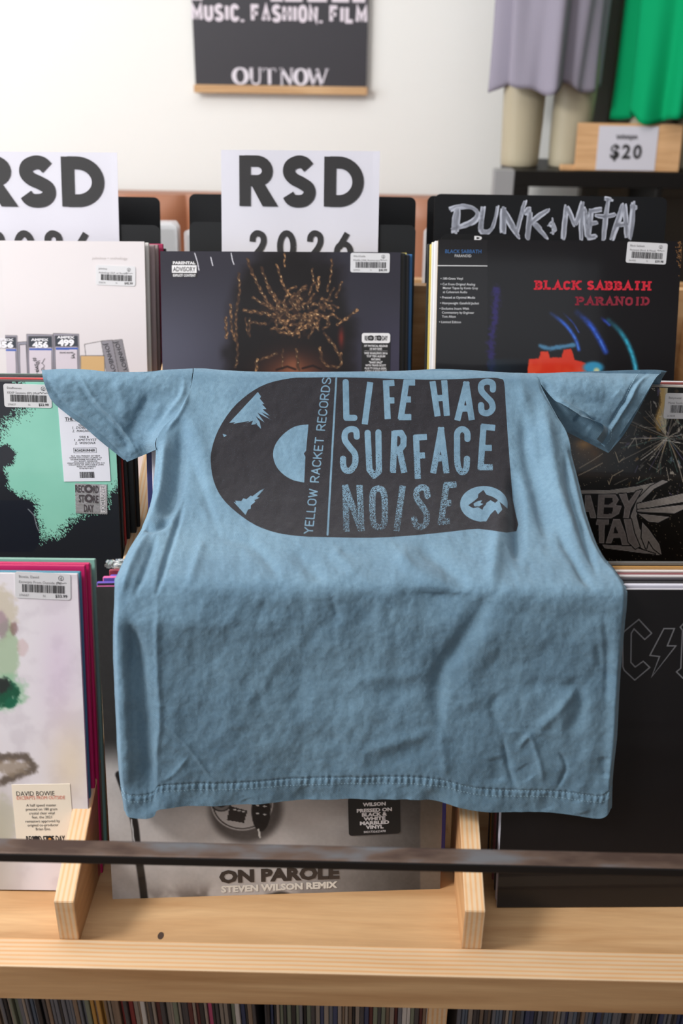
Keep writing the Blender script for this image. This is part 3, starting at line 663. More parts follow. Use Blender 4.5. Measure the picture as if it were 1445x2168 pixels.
# --- top tier, first column: pale cover with tape boxes
pr = at(305, 514, 1.318)
cv7 = Cover((pr[0] - S / 2, 1.318, pr[2]), .4, 17.0, .5)
c1 = P2(0, 300, 2.89)
def a_pale(px, py, X, Z):
    c = np.ones(px.shape + (3,)) * np.array([214, 207, 209.]); c = blend(c, (204, 196, 200), sstep(600, 790, py) * .7)
    def bx(p, col): 
        nonlocal c
        s = poly_sdf(px, py, c1(p)); c = blend(c, (74, 70, 72), sstep(-2.2, -1.2, s) * .7); c = blend(c, col, sstep(-.6, .4, s))
    bx([(110, 1230), (165, 1225), (175, 1500), (120, 1500)], (138, 136, 150)); bx([(122, 1245), (158, 1243), (170, 1500), (128, 1500)], (196, 188, 196))
    for x0, x1, y0, s in ((-150, 103, 1185, 0), (166, 322, 1180, 8), (328, 480, 1176, 10), (-420, -200, 1190, 0)):
        bx([(x0, y0), (x1, y0 + 4), (x1 + 14, 1800), (x0 + 14, 1800)], (142, 138, 152)); bx([(x0 + 10, y0 + 16), (x1 - 10, y0 + 18), (x1 + 2, 1800), (x0 + 24, 1800)], (200, 190, 200))
        bx([(x0 + 12, y0 + 14), (x1 - 8, y0 + 14), (x1 - 5, y0 + 75), (x0 + 14, y0 + 75)], (52, 56, 66))
        c = blend(c, (66, 92, 168), inside(px, py, c1([(x0 + 14, y0 + 84), (x1 - 5, y0 + 84), (x1 - 4, y0 + 97), (x0 + 15, y0 + 97)])) * 1.)
    bx([(520, 1242), (625, 1222), (660, 1420), (540, 1420)], (206, 200, 204)); bx([(690, 1218), (745, 1212), (800, 1480), (740, 1480)], (128, 124, 130)); bx([(622, 1222), (685, 1216), (735, 1480), (665, 1480)], (134, 130, 138))
    bx([(495, 1312), (636, 1312), (645, 1700), (500, 1700)], (196, 160, 112))
    return lin(c)
r7 = record(cv7.m, flat((210, 204, 206)), flat((196, 190, 186)), 'pale grey record cover with a printed row of tape boxes')
cv7.art(a_pale, M_art, grid(250, -.03, S / 2), np.r_[np.linspace(0, .1, 20), np.linspace(.1035, .20, 150), np.linspace(.205, S, 20)], parent=r7)
o7 = lambda a, b: (a, -.0007, b)
def on(cv, k, t, px0, px1, py, hpx, f='fit', **kw):
    x0, z0 = cv.loc(px0, py); x1, _ = cv.loc(px1, py); k.fit(t, x0, x1, z0, hpx * (x1 - x0) / (px1 - px0), **kw)
k = Ink(); on(cv7, k, 'AMPEX', 0 - 20, 29.5, 721.5, 5, off=.04); on(cv7, k, '456', -10, 29, 735.5, 12, off=.06); on(cv7, k, 'AMPEX', 66, 103, 721.5, 5, off=.04); on(cv7, k, '456', 69, 102.5, 735.5, 12, off=.06)
on(cv7, k, 'AMPEX', 121, 158, 716.5, 5, off=.04); on(cv7, k, '499', 123, 157.5, 731.5, 13, off=.06); k.build('lettering', o7, flat((228, 226, 232)), r7)
k = Ink(); on(cv7, k, 'johnboy • anthology', 195, 269, 549, 6, off=-.01); k.build('cover_title', o7, flat((190, 182, 180)), r7)
k = Ink(); on(cv7, k, 'GRAND MASTER', 126, 156, 748, 3, off=.02)
for x0, y0 in ((76, 762), (88, 762), (150, 752)):
    p = []; 
    for i in range(9): p.append(cv7.loc(x0 + random.uniform(0, 9), y0 + (i * 2.8 if x0 < 120 else i * .6) + random.uniform(-4, 4)))
    k.stroke(spline(p, 3), .0003)
def tilted(k, cv, t, p0, p1, h):
    x0, z0 = cv.loc(*p0); x1, z1 = cv.loc(*p1); v, f = text_tris(t, 1); a1 = max(a for a, b in v); L = math.hypot(x1 - x0, z1 - z0); ux, uz = (x1 - x0) / L, (z1 - z0) / L
    k.add([(x0 + a / a1 * L * ux - b * h / .73 * uz, z0 + a / a1 * L * uz + b * h / .73 * ux) for a, b in v], f)
tilted(k, cv7, 'JOHNBOY RE', (220, 728), (243, 810), .006); tilted(k, cv7, 'JOHNBOY RE', (242, 724), (268, 806), .006)
tilted(k, cv7, 'artist #', (86, 800), (76, 756), .006); k.build('handwriting', o7, flat((60, 58, 64)), r7)
price_label(cv7, r7, 245, 583.5, -2, 'Johnboy', 'Anthology (2LP, w/ Bookle', '276234', '$45.99', .052, .0255)
stack(cv7.m, 0, [
 ((206, 202, 200), (196, 192, 188), 'off-white record sleeve right behind the cover with tape boxes', None, .004, -.0005),
 ((150, 130, 132), (158, 138, 138), 'mauve-brown record sleeve behind the cover with tape boxes', None, .010, -.002),
 ((150, 132, 132), (140, 120, 122), 'brown-grey record sleeve third behind the cover with tape boxes', None, .013, -.001),
 ((150, 20, 70), (160, 24, 78), 'maroon record sleeve peeking out behind the cover with tape boxes', None, .018, .001),
 ((24, 24, 26), (30, 30, 32), 'black record sleeve last behind the cover with tape boxes', None, .020, -.004)], pitch=.0088)
# --- top tier, middle column: dark cover with golden curls
cv8 = Cover((-.099, 1.321, 1.2834), .4, 17.9, .6)
q2 = P2(320, 300, 2.408)
def a_curls(px, py, X, Z):
    n = fbm(px / 50, py / 50); n2 = fbm(px / 3, py / 3, 3); n3 = fbm(px / 7 + 9, py / 7, 3)
    c = np.ones(px.shape + (3,)) * np.array([52, 50, 60.])
    c = blend(c, (88, 88, 104), sstep(540, 760, py) * sstep(600, 340, px) * .9); c = blend(c, (70, 66, 86), sstep(600, 760, py) * sstep(700, 860, px) * .8)
    hd = np.hypot((px - 612) / 138, (py - 720) / 215); c = blend(c, (24, 18, 20), sstep(1.12, .82, hd + (n - .5) * .3))
    c = blend(c, (134, 80, 56), np.exp(-(((px - 622) / 66) ** 2 + ((py - 800) / 48) ** 2)) * .95); c = blend(c, (150, 96, 70), np.exp(-(((px - 620) / 16) ** 2 + ((py - 775) / 18) ** 2)) * .6)
    c = blend(c, (130, 46, 34), np.exp(-(((px - 722) / 6) ** 2 + ((py - 715) / 20) ** 2)) * .8)
    c = blend(c, (70, 44, 32), sstep(1.1, .4, np.hypot((px - 625) / 95, (py - 665) / 62)) * .55 * sstep(.4, .6, n3))
    r = random.Random(11)
    st0 = 0; st = [[(445, 670), (450, 760), (435, 860), (432, 950), (440, 1080), (430, 1150)], [(405, 830), (410, 950), (430, 1020)], [(380, 900), (384, 1000)], [(490, 600), (520, 680), (560, 760), (600, 830), (650, 880)], [(640, 630), (660, 690), (680, 750), (720, 790)], [(520, 795), (560, 820), (620, 850), (660, 850)], [(470, 860), (540, 870), (640, 885)], [(510, 920), (580, 930)], [(480, 900), (490, 980)], [(590, 740), (620, 790), (660, 850)], [(560, 640), (590, 720), (640, 800), (700, 850)], [(820, 650), (825, 700), (850, 760)], [(855, 690), (850, 740)], [(920, 600), (915, 680), (895, 760)], [(970, 720), (940, 790)], [(930, 750), (900, 800)], [(870, 800), (905, 850)], [(1050, 855), (1010, 890), (950, 930)], [(885, 980), (930, 1040), (960, 1090)], [(860, 1050), (880, 1130), (960, 1145), (965, 1080)], [(740, 1060), (745, 1110), (750, 1160)], [(670, 1060), (668, 1160)], [(540, 1110), (535, 1170)], [(640, 1080), (560, 1110)], [(680, 575), (678, 640)], [(500, 900), (500, 990)], [(640, 900), (640, 960), (700, 980)], [(760, 940), (720, 990)], [(860, 900), (800, 1000)], [(800, 880), (850, 960)]]
    for i in range(52):
        a = r.uniform(0, 360); rr = r.uniform(.1, 1); x, y = 775 + 130 * rr * math.cos(R(a)), 870 + 105 * rr * math.sin(R(a)); b = a + r.uniform(-70, 70); L = r.uniform(30, 80)
        st.append([(x, y), (x + L * .5 * math.cos(R(b)) + r.uniform(-12, 12), y + L * .5 * math.sin(R(b))), (x + L * math.cos(R(b + 30)), y + L * math.sin(R(b + 30)))])
    for i, s in enumerate(st):
        s = spline(q2(s), 5); w = r.uniform(2.4, 4.6) * (1.5 if i in (5, 6, 7, 12, 18) else 1); m = (px > s[:, 0].min() - 8) & (px < s[:, 0].max() + 8) & (py > s[:, 1].min() - 8) & (py < s[:, 1].max() + 8)
        if not m.any(): continue
        x, y = px[m], py[m]; d, t = seg_d(x + np.sin(y / 3 + i) * 1.1, y + np.cos(x / 3.3) * 1.1, s); L = np.hypot(*np.diff(s, axis=0).T).sum()
        cc = blend(c[m], (62, 44, 34), sstep(w, w * .4, d) * .85); tw = .5 + .5 * np.sin(t * L / 1.7 + (d - 1) * 1.6)
        cc = blend(cc, (206, 158, 110), sstep(w, w * .2, d) * tw * (.2 + .8 * sstep(.35, .65, n3[m])) * (.45 + .55 * ((i * 7) % 5) / 4)); cc = blend(cc, (236, 206, 160), sstep(w * .45, 0, d) * tw ** 3 * sstep(.5, .72, n2[m])); c[m] = cc
    for x, y in ((620, 800), (655, 792)): pass
    for p in ([(585, 783), (608, 776), (625, 782)], [(640, 780), (662, 774), (680, 782)]): c = blend(c, (30, 18, 16), sstep(3.2, 1.2, seg_d(px, py, p)[0]) * .8)
    for p in ([(412, 536), (418, 556), (421, 572)], [(446, 545), (450, 562)], [(489, 536), (492, 552), (495, 560)], [(600, 524), (606, 531)]): c = blend(c, (226, 224, 232), sstep(1.3, .4, seg_d(px, py, p)[0]))
    return dk(c)
r8 = record(cv8.m, flat((48, 46, 52)), flat((54, 54, 60)), 'dark grey record cover with golden twisted locks of hair and an advisory box')
cv8.art(a_curls, M_art, grid(430), np.r_[np.linspace(0, .14, 12), np.linspace(.1408, S, 215)], parent=r8)
fr = cv8.place(390, 569.5, 0); k = Ink(); k.rect(-.0165, -.0105, .0165, .0105); k.build('advisory_box', fr(-.0006), flat((30, 28, 30)), r8)
k = Ink(); k.fit('PARENTAL', -.0148, .0148, .0062, .0034, off=.04); k.fit('EXPLICIT CONTENT', -.0148, .0148, -.0098, .0032, off=.03); k.rect(-.0162, -.0050, .0162, .0047); k.build('advisory_lettering', fr(-.0008), flat((226, 224, 226)), r8)
k = Ink(); k.fit('ADVISORY', -.0148, .0148, -.0032, .0062, off=.01); k.build('advisory_word', fr(-.0010), M_ink, r8)
price_label(cv8, r8, 783, 556.5, -.5, 'Wiz Khalifa', 'Khalifa (10th Anniversary', '269934', '$40.99', .0515, .0250)
fr = cv8.place(795, 757, 0); st = slab('hype_sticker', rounded(.0375, .064, .003), fr, -.0009, -.0003, flat((26, 25, 27)), r8)
k = Ink(); k.poly([(x, y + .0255) for x, y in rounded(.0375, .0130, .003)]); k.build('white_band', fr(-.0011), flat((226, 224, 226)), st)
k = Ink(); k.fit('REC RD ST RE DAY', -.0150, .0155, .0225, .0062, off=.03)
for x in (-.0068, .0040): k.stroke(arc(x, .0256, .0026, .0026, 0, 345, 14), .0009, True)
k.build('lettering', fr(-.0013), M_ink, st)
k = Ink(); y = .0140
for i, (t, w) in enumerate((('1ST PHYSICAL RELEASE', .031), ('OF ANY KIND', .0165), ("WIZ KHALIFA'S 2016", .031), ('TOP TEN ALBUM', .0245), ('FEATURING', .012), ('"BAKE SALE"', .018), ('WITH TRAVIS SCOTT', .0275), ('PLUS TY DOLLA $IGN,', .029), ('JUICY J & RICO LOVE', .029), ('REMASTERED', .02), ('2LP', .01))):
    k.fit(t, -w / 2, w / 2, y, .0027, off=.03); y -= .0040 + (.0016 if i == 1 else 0)
k.rect(-.0155, .0086, .0155, .0088); k.build('white_lettering', fr(-.0011), flat((220, 218, 220)), st)
LB = [('jet black', (22, 22, 24)), ('charcoal', (46, 46, 50)), ('blue-black', (30, 34, 46)), ('soot black', (18, 18, 18)), ('graphite', (60, 60, 64)), ('ink blue', (28, 40, 66))]
sp = [(c, c, '%s record sleeve behind the cover with golden locks' % nme, None, .003 + .0022 * i, .0005 * (i % 3)) for i, (nme, c) in enumerate(LB)]
sp += [((40, 96, 150), (44, 104, 160), 'bright blue record sleeve behind the cover with golden locks', None, .018, .002), ((190, 176, 90), (200, 184, 96), 'yellow-edged record sleeve last behind the cover with golden locks', None, .011, .0045)]
stack(cv8.m, 0, sp, pitch=.0056)
# --- top tier, third column: black cover with red slab letters
cv9 = Cover((.2634, 1.3154, 1.305), .4, 16.5, .5)
g3 = P2(860, 380, 2.47)
def a_red(px, py, X, Z):
    n = fbm(px / 40, py / 40); n2 = fbm(px / 6, py / 6, 3); c = np.ones(px.shape + (3,)) * np.array([27, 24, 27.])
    c = blend(c, (40, 38, 40), (px < 1031) * .7)
    d, _ = seg_d(px, py, g3([(470, 570), (465, 720), (440, 850), (450, 1100)])); c = blend(c, (56, 44, 120), sstep(12, 0, d + (n2 - .5) * 14) * .75)
    c = blend(c, (30, 48, 62), sstep(755, 765, py) * sstep(1160, 1000, px) * .8 * (px > 1031))
    for p, w, col in (([(755, 700), (830, 760), (880, 830), (900, 890)], 6, (60, 110, 220)), ([(820, 700), (870, 750), (900, 800)], 3, (40, 60, 130)), ([(890, 695), (960, 760), (1010, 840), (1040, 900)], 9, (50, 90, 200)), ([(1020, 725), (1060, 760)], 5, (50, 70, 170)), ([(1055, 735), (1120, 800), (1170, 890), (1200, 1000), (1210, 1100)], 8, (60, 170, 200))):
        d, t = seg_d(px, py, spline(g3(p), 5)); c = blend(c, col, sstep(w * 1.15, 0, d) * (.35 + .65 * sstep(0, .4, t)) * (.6 + .6 * n2)); c = blend(c, (150, 200, 230), sstep(w * .3, 0, d) * sstep(.3, .8, t) * .5 * n2)
    d, _ = seg_d(px, py, g3([(700, 870), (740, 885), (810, 875), (870, 865)])); c = blend(c, (90, 150, 190), sstep(8, 1, d + (n2 - .5) * 5) * .85)
    s = poly_sdf(px, py, g3([(640, 940), (690, 935), (700, 900), (740, 900), (750, 930), (810, 930), (820, 890), (860, 885), (880, 940), (940, 960), (960, 1200), (600, 1200)])) + (n2 - .5) * 4
    c = blend(c, (214, 60, 34), sstep(-1, 2, s)); c = blend(c, (226, 90, 60), sstep(-1, 2, s) * sstep(.4, .7, n) * .7)
    s = np.hypot((px - 1255) / 24, (py - 778) / 14); c = blend(c, (60, 150, 190), sstep(1.2, .6, s)); c = blend(c, (220, 214, 160), sstep(.8, .2, np.hypot((px - 1262) / 12, (py - 785) / 12)) * .9)
    c = blend(c, (206, 150, 90), (rng.random(px.shape) < .3 * sstep(1428, 1440, px) * sstep(600, 520, py)) * .7)
    return dk(c)
r9 = record(cv9.m, flat((26, 24, 26)), flat((186, 160, 120)), 'glossy black record cover with red slab lettering and blue light streaks')
cv9.art(a_red, M_gloss, grid(360), np.r_[np.linspace(0, .13, 12), np.linspace(.1312, S, 170)], parent=r9)
o9 = lambda a, b: (a, -.0007, b)
def slab_text(cv, ink, t, px0, px1, py, hpx):
    x0, z0 = cv.loc(px0, py); x1, _ = cv.loc(px1, py); h = hpx * (x1 - x0) / (px1 - px0); hw = h * .125
    ws = [.5 if c == ' ' else (.7 if c == 'I' else 1.) for c in t]; kk = (x1 - x0) / (sum(ws) + .1 * (len(t) - 1)); x = x0
    for c, w in zip(t, ws):
        ww = w * kk; random.seed(ord(c)); z = z0 + random.uniform(-.03, .03) * h
        for stk in (glyph(c, x + ww * .07, z, ww * .86, h, hw) if c != ' ' else []): ink.stroke(stk, hw)
        for ex, ey in {'B': [(.14, 0), (.14, 1)], 'L': [(.14, 1), (.14, 0)], 'A': [(.1, 0), (.9, 0)], 'K': [(.14, 0), (.14, 1), (.88, 0), (.88, 1)], 'H': [(.14, 0), (.14, 1), (.86, 0), (.86, 1)], 'P': [(.14, 0), (.14, 1)], 'R': [(.14, 0), (.14, 1), (.9, 0)], 'N': [(.14, 0), (.14, 1), (.86, 1)], 'T': [(.5, 0)], 'I': [(.5, 0), (.5, 1)], 'D': [(.14, 0), (.14, 1)], 'S': [], 'C': [], 'O': []}.get(c, []):
            sx = x + ww * ex; sy = z + (hw * .7 if ey == 0 else h - hw * .7); ink.rect(sx - ww * .24, sy - hw * .7, sx + ww * .24, sy + hw * .7)
        x += ww + .1 * kk
k = Ink(); slab_text(cv9, k, 'BLACK SABBATH', 1131, 1376, 613, 19); k.build('red_lettering', o9, flat((206, 30, 52)), r9)
k = Ink(); slab_text(cv9, k, 'PARANOID', 1218, 1375, 646, 18); k.build('dark_red_lettering', o9, flat((134, 26, 48)), r9)
k = Ink(); on(cv9, k, 'BLACK SABBATH', 942, 1018, 536, 8, off=-.005); k.build('blue_lettering', o9, flat((60, 110, 170)), r9)
k = Ink(); on(cv9, k, 'PARANOID', 962, 997, 544.5, 6, off=-.005)
x0, z0 = cv9.loc(925, 562.5); x1, z1 = cv9.loc(1031, 562.5); k.rect(x0, z0 - .0005, x1, z0 + .0005)
for t, x, x1_, y in (('• 180-Gram Vinyl', 932, 979, 592), ('• Cut From Original Analog', 932, 1005, 604), ('Master Tapes by Kevin Gray', 937, 1011, 612), ('at Cohearent Audio', 937, 988, 620.5), ('• Pressed at Optimal Media', 931, 1005, 632), ('• Heavyweight Gatefold Jacket', 931, 1013, 644), ('• Exclusive Insert With', 930, 992, 655.5), ('Commentary by Engineer', 935, 1003, 664), ('Tom Allom', 935, 964, 672.5), ('• Limited Edition', 929, 975, 684)): on(cv9, k, t, x, x1_, y, 5, off=.004)
k.build('white_lettering', o9, flat((214, 214, 216)), r9)
price_label(cv9, r9, 1368, 536, -2.5, 'Black Sabbath', 'Paranoid (Rock & Metal)', '261420', '$39.98', .052, .0265)
box('shim_board', (.13, 1.185, .985), (.47, 1.41, .9995), M_ply_face, rack)
stack(cv9.m, 0, [
 ((226, 224, 226), (214, 212, 216), 'white-edged record sleeve right behind the cover with red slab letters', None, -.004, -.001),
 ((214, 212, 214), (220, 214, 190), 'cream-edged record sleeve behind the cover with red slab letters', None, -.007, -.002),
 ((200, 176, 80), (206, 184, 90), 'yellow-edged record sleeve behind the cover with red slab letters', None, -.009, -.004),
 ((30, 30, 32), (34, 34, 36), 'black record sleeve last behind the cover with red slab letters', None, -.012, -.003)], pitch=.0062)

# ---------------------------------------------------------------- the T-shirt
def cloth_mat(name, base, light, ink=False):
    m = bpy.data.materials.new(name); m.use_nodes = True; nt = m.node_tree; b = nt.nodes['Principled BSDF']; N = nt.nodes.new; Lk = nt.links.new
    b.inputs['Roughness'].default_value = .88; b.inputs['Specular IOR Level'].default_value = .2; b.inputs['Sheen Weight'].default_value = .12; b.inputs['Sheen Roughness'].default_value = .5
    tc = N('ShaderNodeTexCoord')
    def noise(sc_, det=4, dist=0):
        n = N('ShaderNodeTexNoise'); n.inputs['Scale'].default_value = sc_; n.inputs['Detail'].default_value = det; n.inputs['Distortion'].default_value = dist; Lk(tc.outputs['Object'], n.inputs[0]); return n.outputs[0]
    def math_(op, a, b_=None, c_=None):
        n = N('ShaderNodeMath'); n.operation = op
        for i, x in enumerate((a, b_, c_)):
            if x is None: continue
            if isinstance(x, (int, float)): n.inputs[i].default_value = x
            else: Lk(x, n.inputs[i])
        return n.outputs[0]
    def mixc(f, a, b_):
        n = N('ShaderNodeMix'); n.data_type = 'RGBA'
        if isinstance(f, (int, float)): n.inputs[0].default_value = f
        else: Lk(f, n.inputs[0])
        for i, x in ((6, a), (7, b_)):
            if isinstance(x, tuple): n.inputs[i].default_value = x
            else: Lk(x, n.inputs[i])
        return n.outputs[2]
    def ss(x, a, c):
        n = N('ShaderNodeMapRange'); n.interpolation_type = 'SMOOTHSTEP'; n.inputs[1].default_value = a; n.inputs[2].default_value = c; Lk(x, n.inputs[0]); return n.outputs[0]
    col = mixc(ss(math_('ADD', math_('MULTIPLY', noise(16, 5), .6), math_('MULTIPLY', noise(260, 3), .4)), .3, .72), tuple(lin(base)) + (1,), tuple(lin(light)) + (1,))
    if ink:
        def at_(n_): a = N('ShaderNodeAttribute'); a.attribute_name = n_; return a.outputs['Fac']
        letter = math_('MULTIPLY', ss(at_('letter'), -.5, .5), ss(math_('SUBTRACT', noise(950, 2), at_('wear')), -.02, .02))
        speck = math_('SUBTRACT', 1., math_('MULTIPLY', ss(noise(1500, 2), .66, .74), .35))
        mask = math_('MULTIPLY', math_('MULTIPLY', ss(at_('ink'), -.5, .5), math_('SUBTRACT', 1., letter)), speck)
        col = mixc(mask, col, tuple(lin((37, 35, 40))) + (1,))
    Lk(col, b.inputs['Base Color'])
    w = N('ShaderNodeTexWave'); w.inputs['Scale'].default_value = 260; w.inputs['Distortion'].default_value = 1.5; w.bands_direction = 'DIAGONAL'; Lk(tc.outputs['Object'], w.inputs[0])
    h = math_('ADD', math_('MULTIPLY', w.outputs[1], .35), math_('ADD', noise(1300, 3), math_('MULTIPLY', noise(180, 3), 1.1)))
    bp = N('ShaderNodeBump'); bp.inputs['Strength'].default_value = .5; bp.inputs['Distance'].default_value = .0006; Lk(h, bp.inputs['Height']); Lk(bp.outputs[0], b.inputs['Normal'])
    return m
C_BASE, C_LIGHT = (92, 120, 140), (109, 138, 157)
M_cloth = cloth_mat('slate_blue_cotton', C_BASE, C_LIGHT); M_printed = cloth_mat('slate_blue_cotton_printed', C_BASE, C_LIGHT, True)
PROF = np.array([(1.05, 1.213), (1.036, 1.210), (1.024, 1.199), (.985, 1.166), (.93, 1.134), (.87, 1.118), (.82, 1.1125), (.785, 1.1105), (.768, 1.109), (.760, 1.1055), (.7555, 1.098), (.7525, 1.084), (.748, 1.065), (.742, 1.035), (.732, 1.0), (.722, .96), (.710, .91), (.700, .87), (.690, .83)])
SPROF = np.array([(1.05, 1.213), (1.036, 1.211), (1.024, 1.203), (1.0175, 1.185), (1.008, 1.14), (.999, 1.10), (.985, 1.03), (.96, .9)])
def smooth_prof(p): return spline(p, 8)
PROF, SPROF = smooth_prof(PROF), smooth_prof(SPROF)
def on_profile(px, py, prof):
    d = np.stack([(px - 722.5) / F, -(py - 1084) / F, -np.ones_like(px)], -1) @ ROT.T
    sl = d[..., 2] / d[..., 1]; ps = (prof[:, 1] - 1.55) / prof[:, 0]
    Y = np.interp(-sl, -ps, prof[:, 0]); return Y, d
def to_world(px, py, Y, d): return CAM + d * (Y / d[..., 1])[..., None]
def normals(P):
    du = np.gradient(P, axis=1); dv = np.gradient(P, axis=0); n = np.cross(dv, du); n /= np.linalg.norm(n, axis=-1, keepdims=True) + 1e-12
    return n
def ip(x, pts): p = np.array(pts, float); s = spline(p, 6); o = np.argsort(s[:, 0]); return np.interp(x, s[o, 0], s[o, 1])
XL = [(786, 410), (815, 406), (845, 397), (880, 376), (928, 335), (1000, 326), (1060, 319), (1110, 299), (1160, 270), (1220, 246), (1250, 240), (1400, 237), (1550, 243), (1660, 250), (1730, 260)]
XR = [(786, 1133), (845, 1162), (905, 1196), (960, 1213), (1010, 1226), (1090, 1246), (1160, 1276), (1225, 1320), (1258, 1331), (1330, 1326), (1450, 1315), (1560, 1310), (1640, 1301), (1730, 1297)]
TOPY = [(380, 780), (430, 780), (480, 784), (560, 787), (700, 787), (850, 785), (930, 781), (1000, 784), (1080, 789), (1150, 790), (1300, 790)]
HEMY = [(236, 1700), (250, 1716), (270, 1730), (305, 1733), (326, 1727), (338, 1712), (400, 1707), (480, 1706), (600, 1698), (740, 1693), (860, 1691), (930, 1697), (1000, 1714), (1060, 1720), (1150, 1722), (1215, 1727), (1270, 1733), (1300, 1716), (1340, 1716)]
WR = [  # (polyline in the picture of the shirt, half width px, height mm, kind)
 ([(385, 900), (378, 980), (366, 1050), (345, 1105)], 15, -7, 'g'), ([(352, 925), (345, 990), (338, 1050), (318, 1100)], 11, 5, 'g'),
 ([(300, 1112), (330, 1118), (360, 1095)], 8, -4, 'g'), ([(390, 1060), (352, 1180), (332, 1255)], 6, -3.5, 'g'), ([(330, 1140), (300, 1220), (288, 1255)], 7, -3, 'g'), ([(312, 1130), (276, 1200), (258, 1260)], 9, 3, 'g'),
 ([(400, 830), (385, 870), (352, 915)], 5, 2.0, 'g'), ([(398, 870), (430, 960), (445, 1060)], 20, 2.2, 'g'), ([(380, 930), (420, 1010), (460, 1130)], 10, -1.4, 'g'), ([(450, 1130), (540, 1160), (600, 1240)], 12, -1.4, 'g'), ([(430, 1140), (400, 1240)], 10, 1.6, 'g'),
 ([(1150, 850), (1165, 960), (1185, 1060), (1225, 1170)], 17, 6, 'g'), ([(1112, 860), (1118, 960), (1140, 1060), (1160, 1150)], 15, -5, 'g'),
 ([(1085, 1000), (1092, 1090), (1096, 1190)], 13, -8, 'g'), ([(1060, 1060), (1050, 1150), (1042, 1245)], 16, 3.5, 'g'), ([(1198, 960), (1205, 1040), (1228, 1120), (1262, 1210)], 8, -4, 'g'), ([(1180, 1130), (1215, 1190), (1250, 1245)], 9, -2.5, 'g'),
 ([(880, 1150), (930, 1190), (1000, 1245)], 15, -2.6, 'g'), ([(830, 1160), (880, 1210), (960, 1250)], 18, 2.6, 'g'), ([(700, 1160), (760, 1220)], 14, 1.5, 'g'), ([(620, 1165), (680, 1235)], 14, -1.5, 'g'),
 ([(1042, 1256), (1008, 1310), (965, 1375), (930, 1430), (928, 1540)], 20, -5, 'g'), ([(1085, 1265), (1050, 1340), (1000, 1420), (985, 1540)], 30, 3, 'g'), ([(925, 1420), (830, 1432), (760, 1440)], 10, 1.6, 'g'), ([(930, 1452), (830, 1465), (760, 1470)], 16, -2.2, 'g'),
 ([(925, 1545), (850, 1570), (775, 1590)], 10, 1.8, 'g'), ([(915, 1575), (850, 1600), (760, 1622)], 16, -2.4, 'g'),
 ([(930, 1540), (938, 1600), (945, 1650)], 8, 2.0, 'g'),
 ([(268, 1300), (285, 1380), (300, 1470), (308, 1580), (316, 1700)], 19, -7.5, 'g'), ([(333, 1260), (332, 1400), (338, 1520), (330, 1600), (336, 1700)], 7, 1.6, 'g'), ([(262, 1300), (262, 1500), (272, 1700)], 14, 4, 'g'), ([(275, 1330), (276, 1450), (284, 1640)], 5, -2.0, 'g'),
 ([(336, 1520), (390, 1572), (450, 1652)], 3.5, 1.4, 'g'), ([(400, 1600), (365, 1640), (340, 1655)], 3.5, 1.2, 'g'), ([(380, 1585), (350, 1640)], 22, -1.8, 'g'),
 ([(560, 1270), (545, 1320)], 8, -1.4, 'g'), ([(700, 1260), (715, 1310)], 8, -1.2, 'g'), ([(545, 1440), (560, 1520), (620, 1590)], 8, -1.0, 'g'), ([(430, 1270), (425, 1340)], 8, 1.0, 'g'),
 ([(1180, 1460), (1215, 1452), (1230, 1480), (1215, 1530), (1180, 1555)], 11, -3.5, 'g'), ([(1130, 1550), (1175, 1510), (1225, 1450)], 9, 3.4, 'g'), ([(1110, 1460), (1140, 1450), (1190, 1445)], 14, -2.4, 'g'), ([(1245, 1430), (1248, 1540), (1240, 1640)], 13, 2.0, 'g'),
 ([(1040, 1548), (1120, 1552), (1200, 1554)], 5, .7, 'g'), ([(1060, 1470), (1040, 1500), (1060, 1545)], 8, -2.4, 'g'), ([(1065, 1570), (1080, 1640), (1092, 1670)], 5, -3.2, 'g'), ([(1095, 1590), (1120, 1560), (1140, 1610), (1150, 1660)], 5, 2.6, 'g'), ([(1050, 1600), (1060, 1660)], 14, -2.6, 'g'), ([(1182, 1590), (1198, 1625), (1180, 1670)], 4, -2.6, 'g'), ([(1105, 1620), (1125, 1650)], 12, -2.2, 'g'),
 ([(1278, 1300), (1285, 1400), (1282, 1500)], 6, -2.4, 'g'), ([(1304, 1290), (1306, 1450), (1298, 1560), (1290, 1690)], 9, 3.0, 'g'), ([(1275, 1600), (1282, 1650)], 9, -4, 'g'), ([(1262, 1360), (1272, 1420)], 6, -2.2, 'g'),
 ([(1140, 800), (1152, 832), (1176, 872), (1194, 902)], 4, -1.6, 'g'), ([(1098, 800), (1120, 900), (1130, 1000)], 13, 2.5, 'g'),
 ([(520, 1690), (530, 1712)], 8, -2, 'g'), ([(640, 1665), (655, 1700)], 10, -1.8, 'g'), ([(850, 1660), (862, 1695)], 9, -1.8, 'g'), ([(1150, 1680), (1160, 1722)], 9, -2, 'g'), ([(1225, 1690), (1235, 1725)], 10, 2.4, 'g')]
WR = [(p_, w_ * (1.25 if p_[0][1] > 1262 and w_ < 17 else 1), a_ * ((.62 if p_[0][1] > 1262 and p_[0][0] > 330 else 1.0) if p_[0][1] > 1250 else 1.25), k_) for p_, w_, a_, k_ in WR]
def wrinkle(px, py, wr):
    h = np.zeros(px.shape)
    for pts, w, a, k in wr:
        s = spline(pts, 5); m = (px > s[:, 0].min() - 3 * w) & (px < s[:, 0].max() + 3 * w) & (py > s[:, 1].min() - 3 * w) & (py < s[:, 1].max() + 3 * w)
        if not m.any(): continue
        d, t = seg_d(px[m], py[m], s); fade = sstep(0, .22, t) * sstep(1, .78, t) * .8 + .2
        d2 = d / (w * (.75 + .25 * fade)); h[m] += a * .001 * np.exp(-d2 ** 2) * fade
    return h
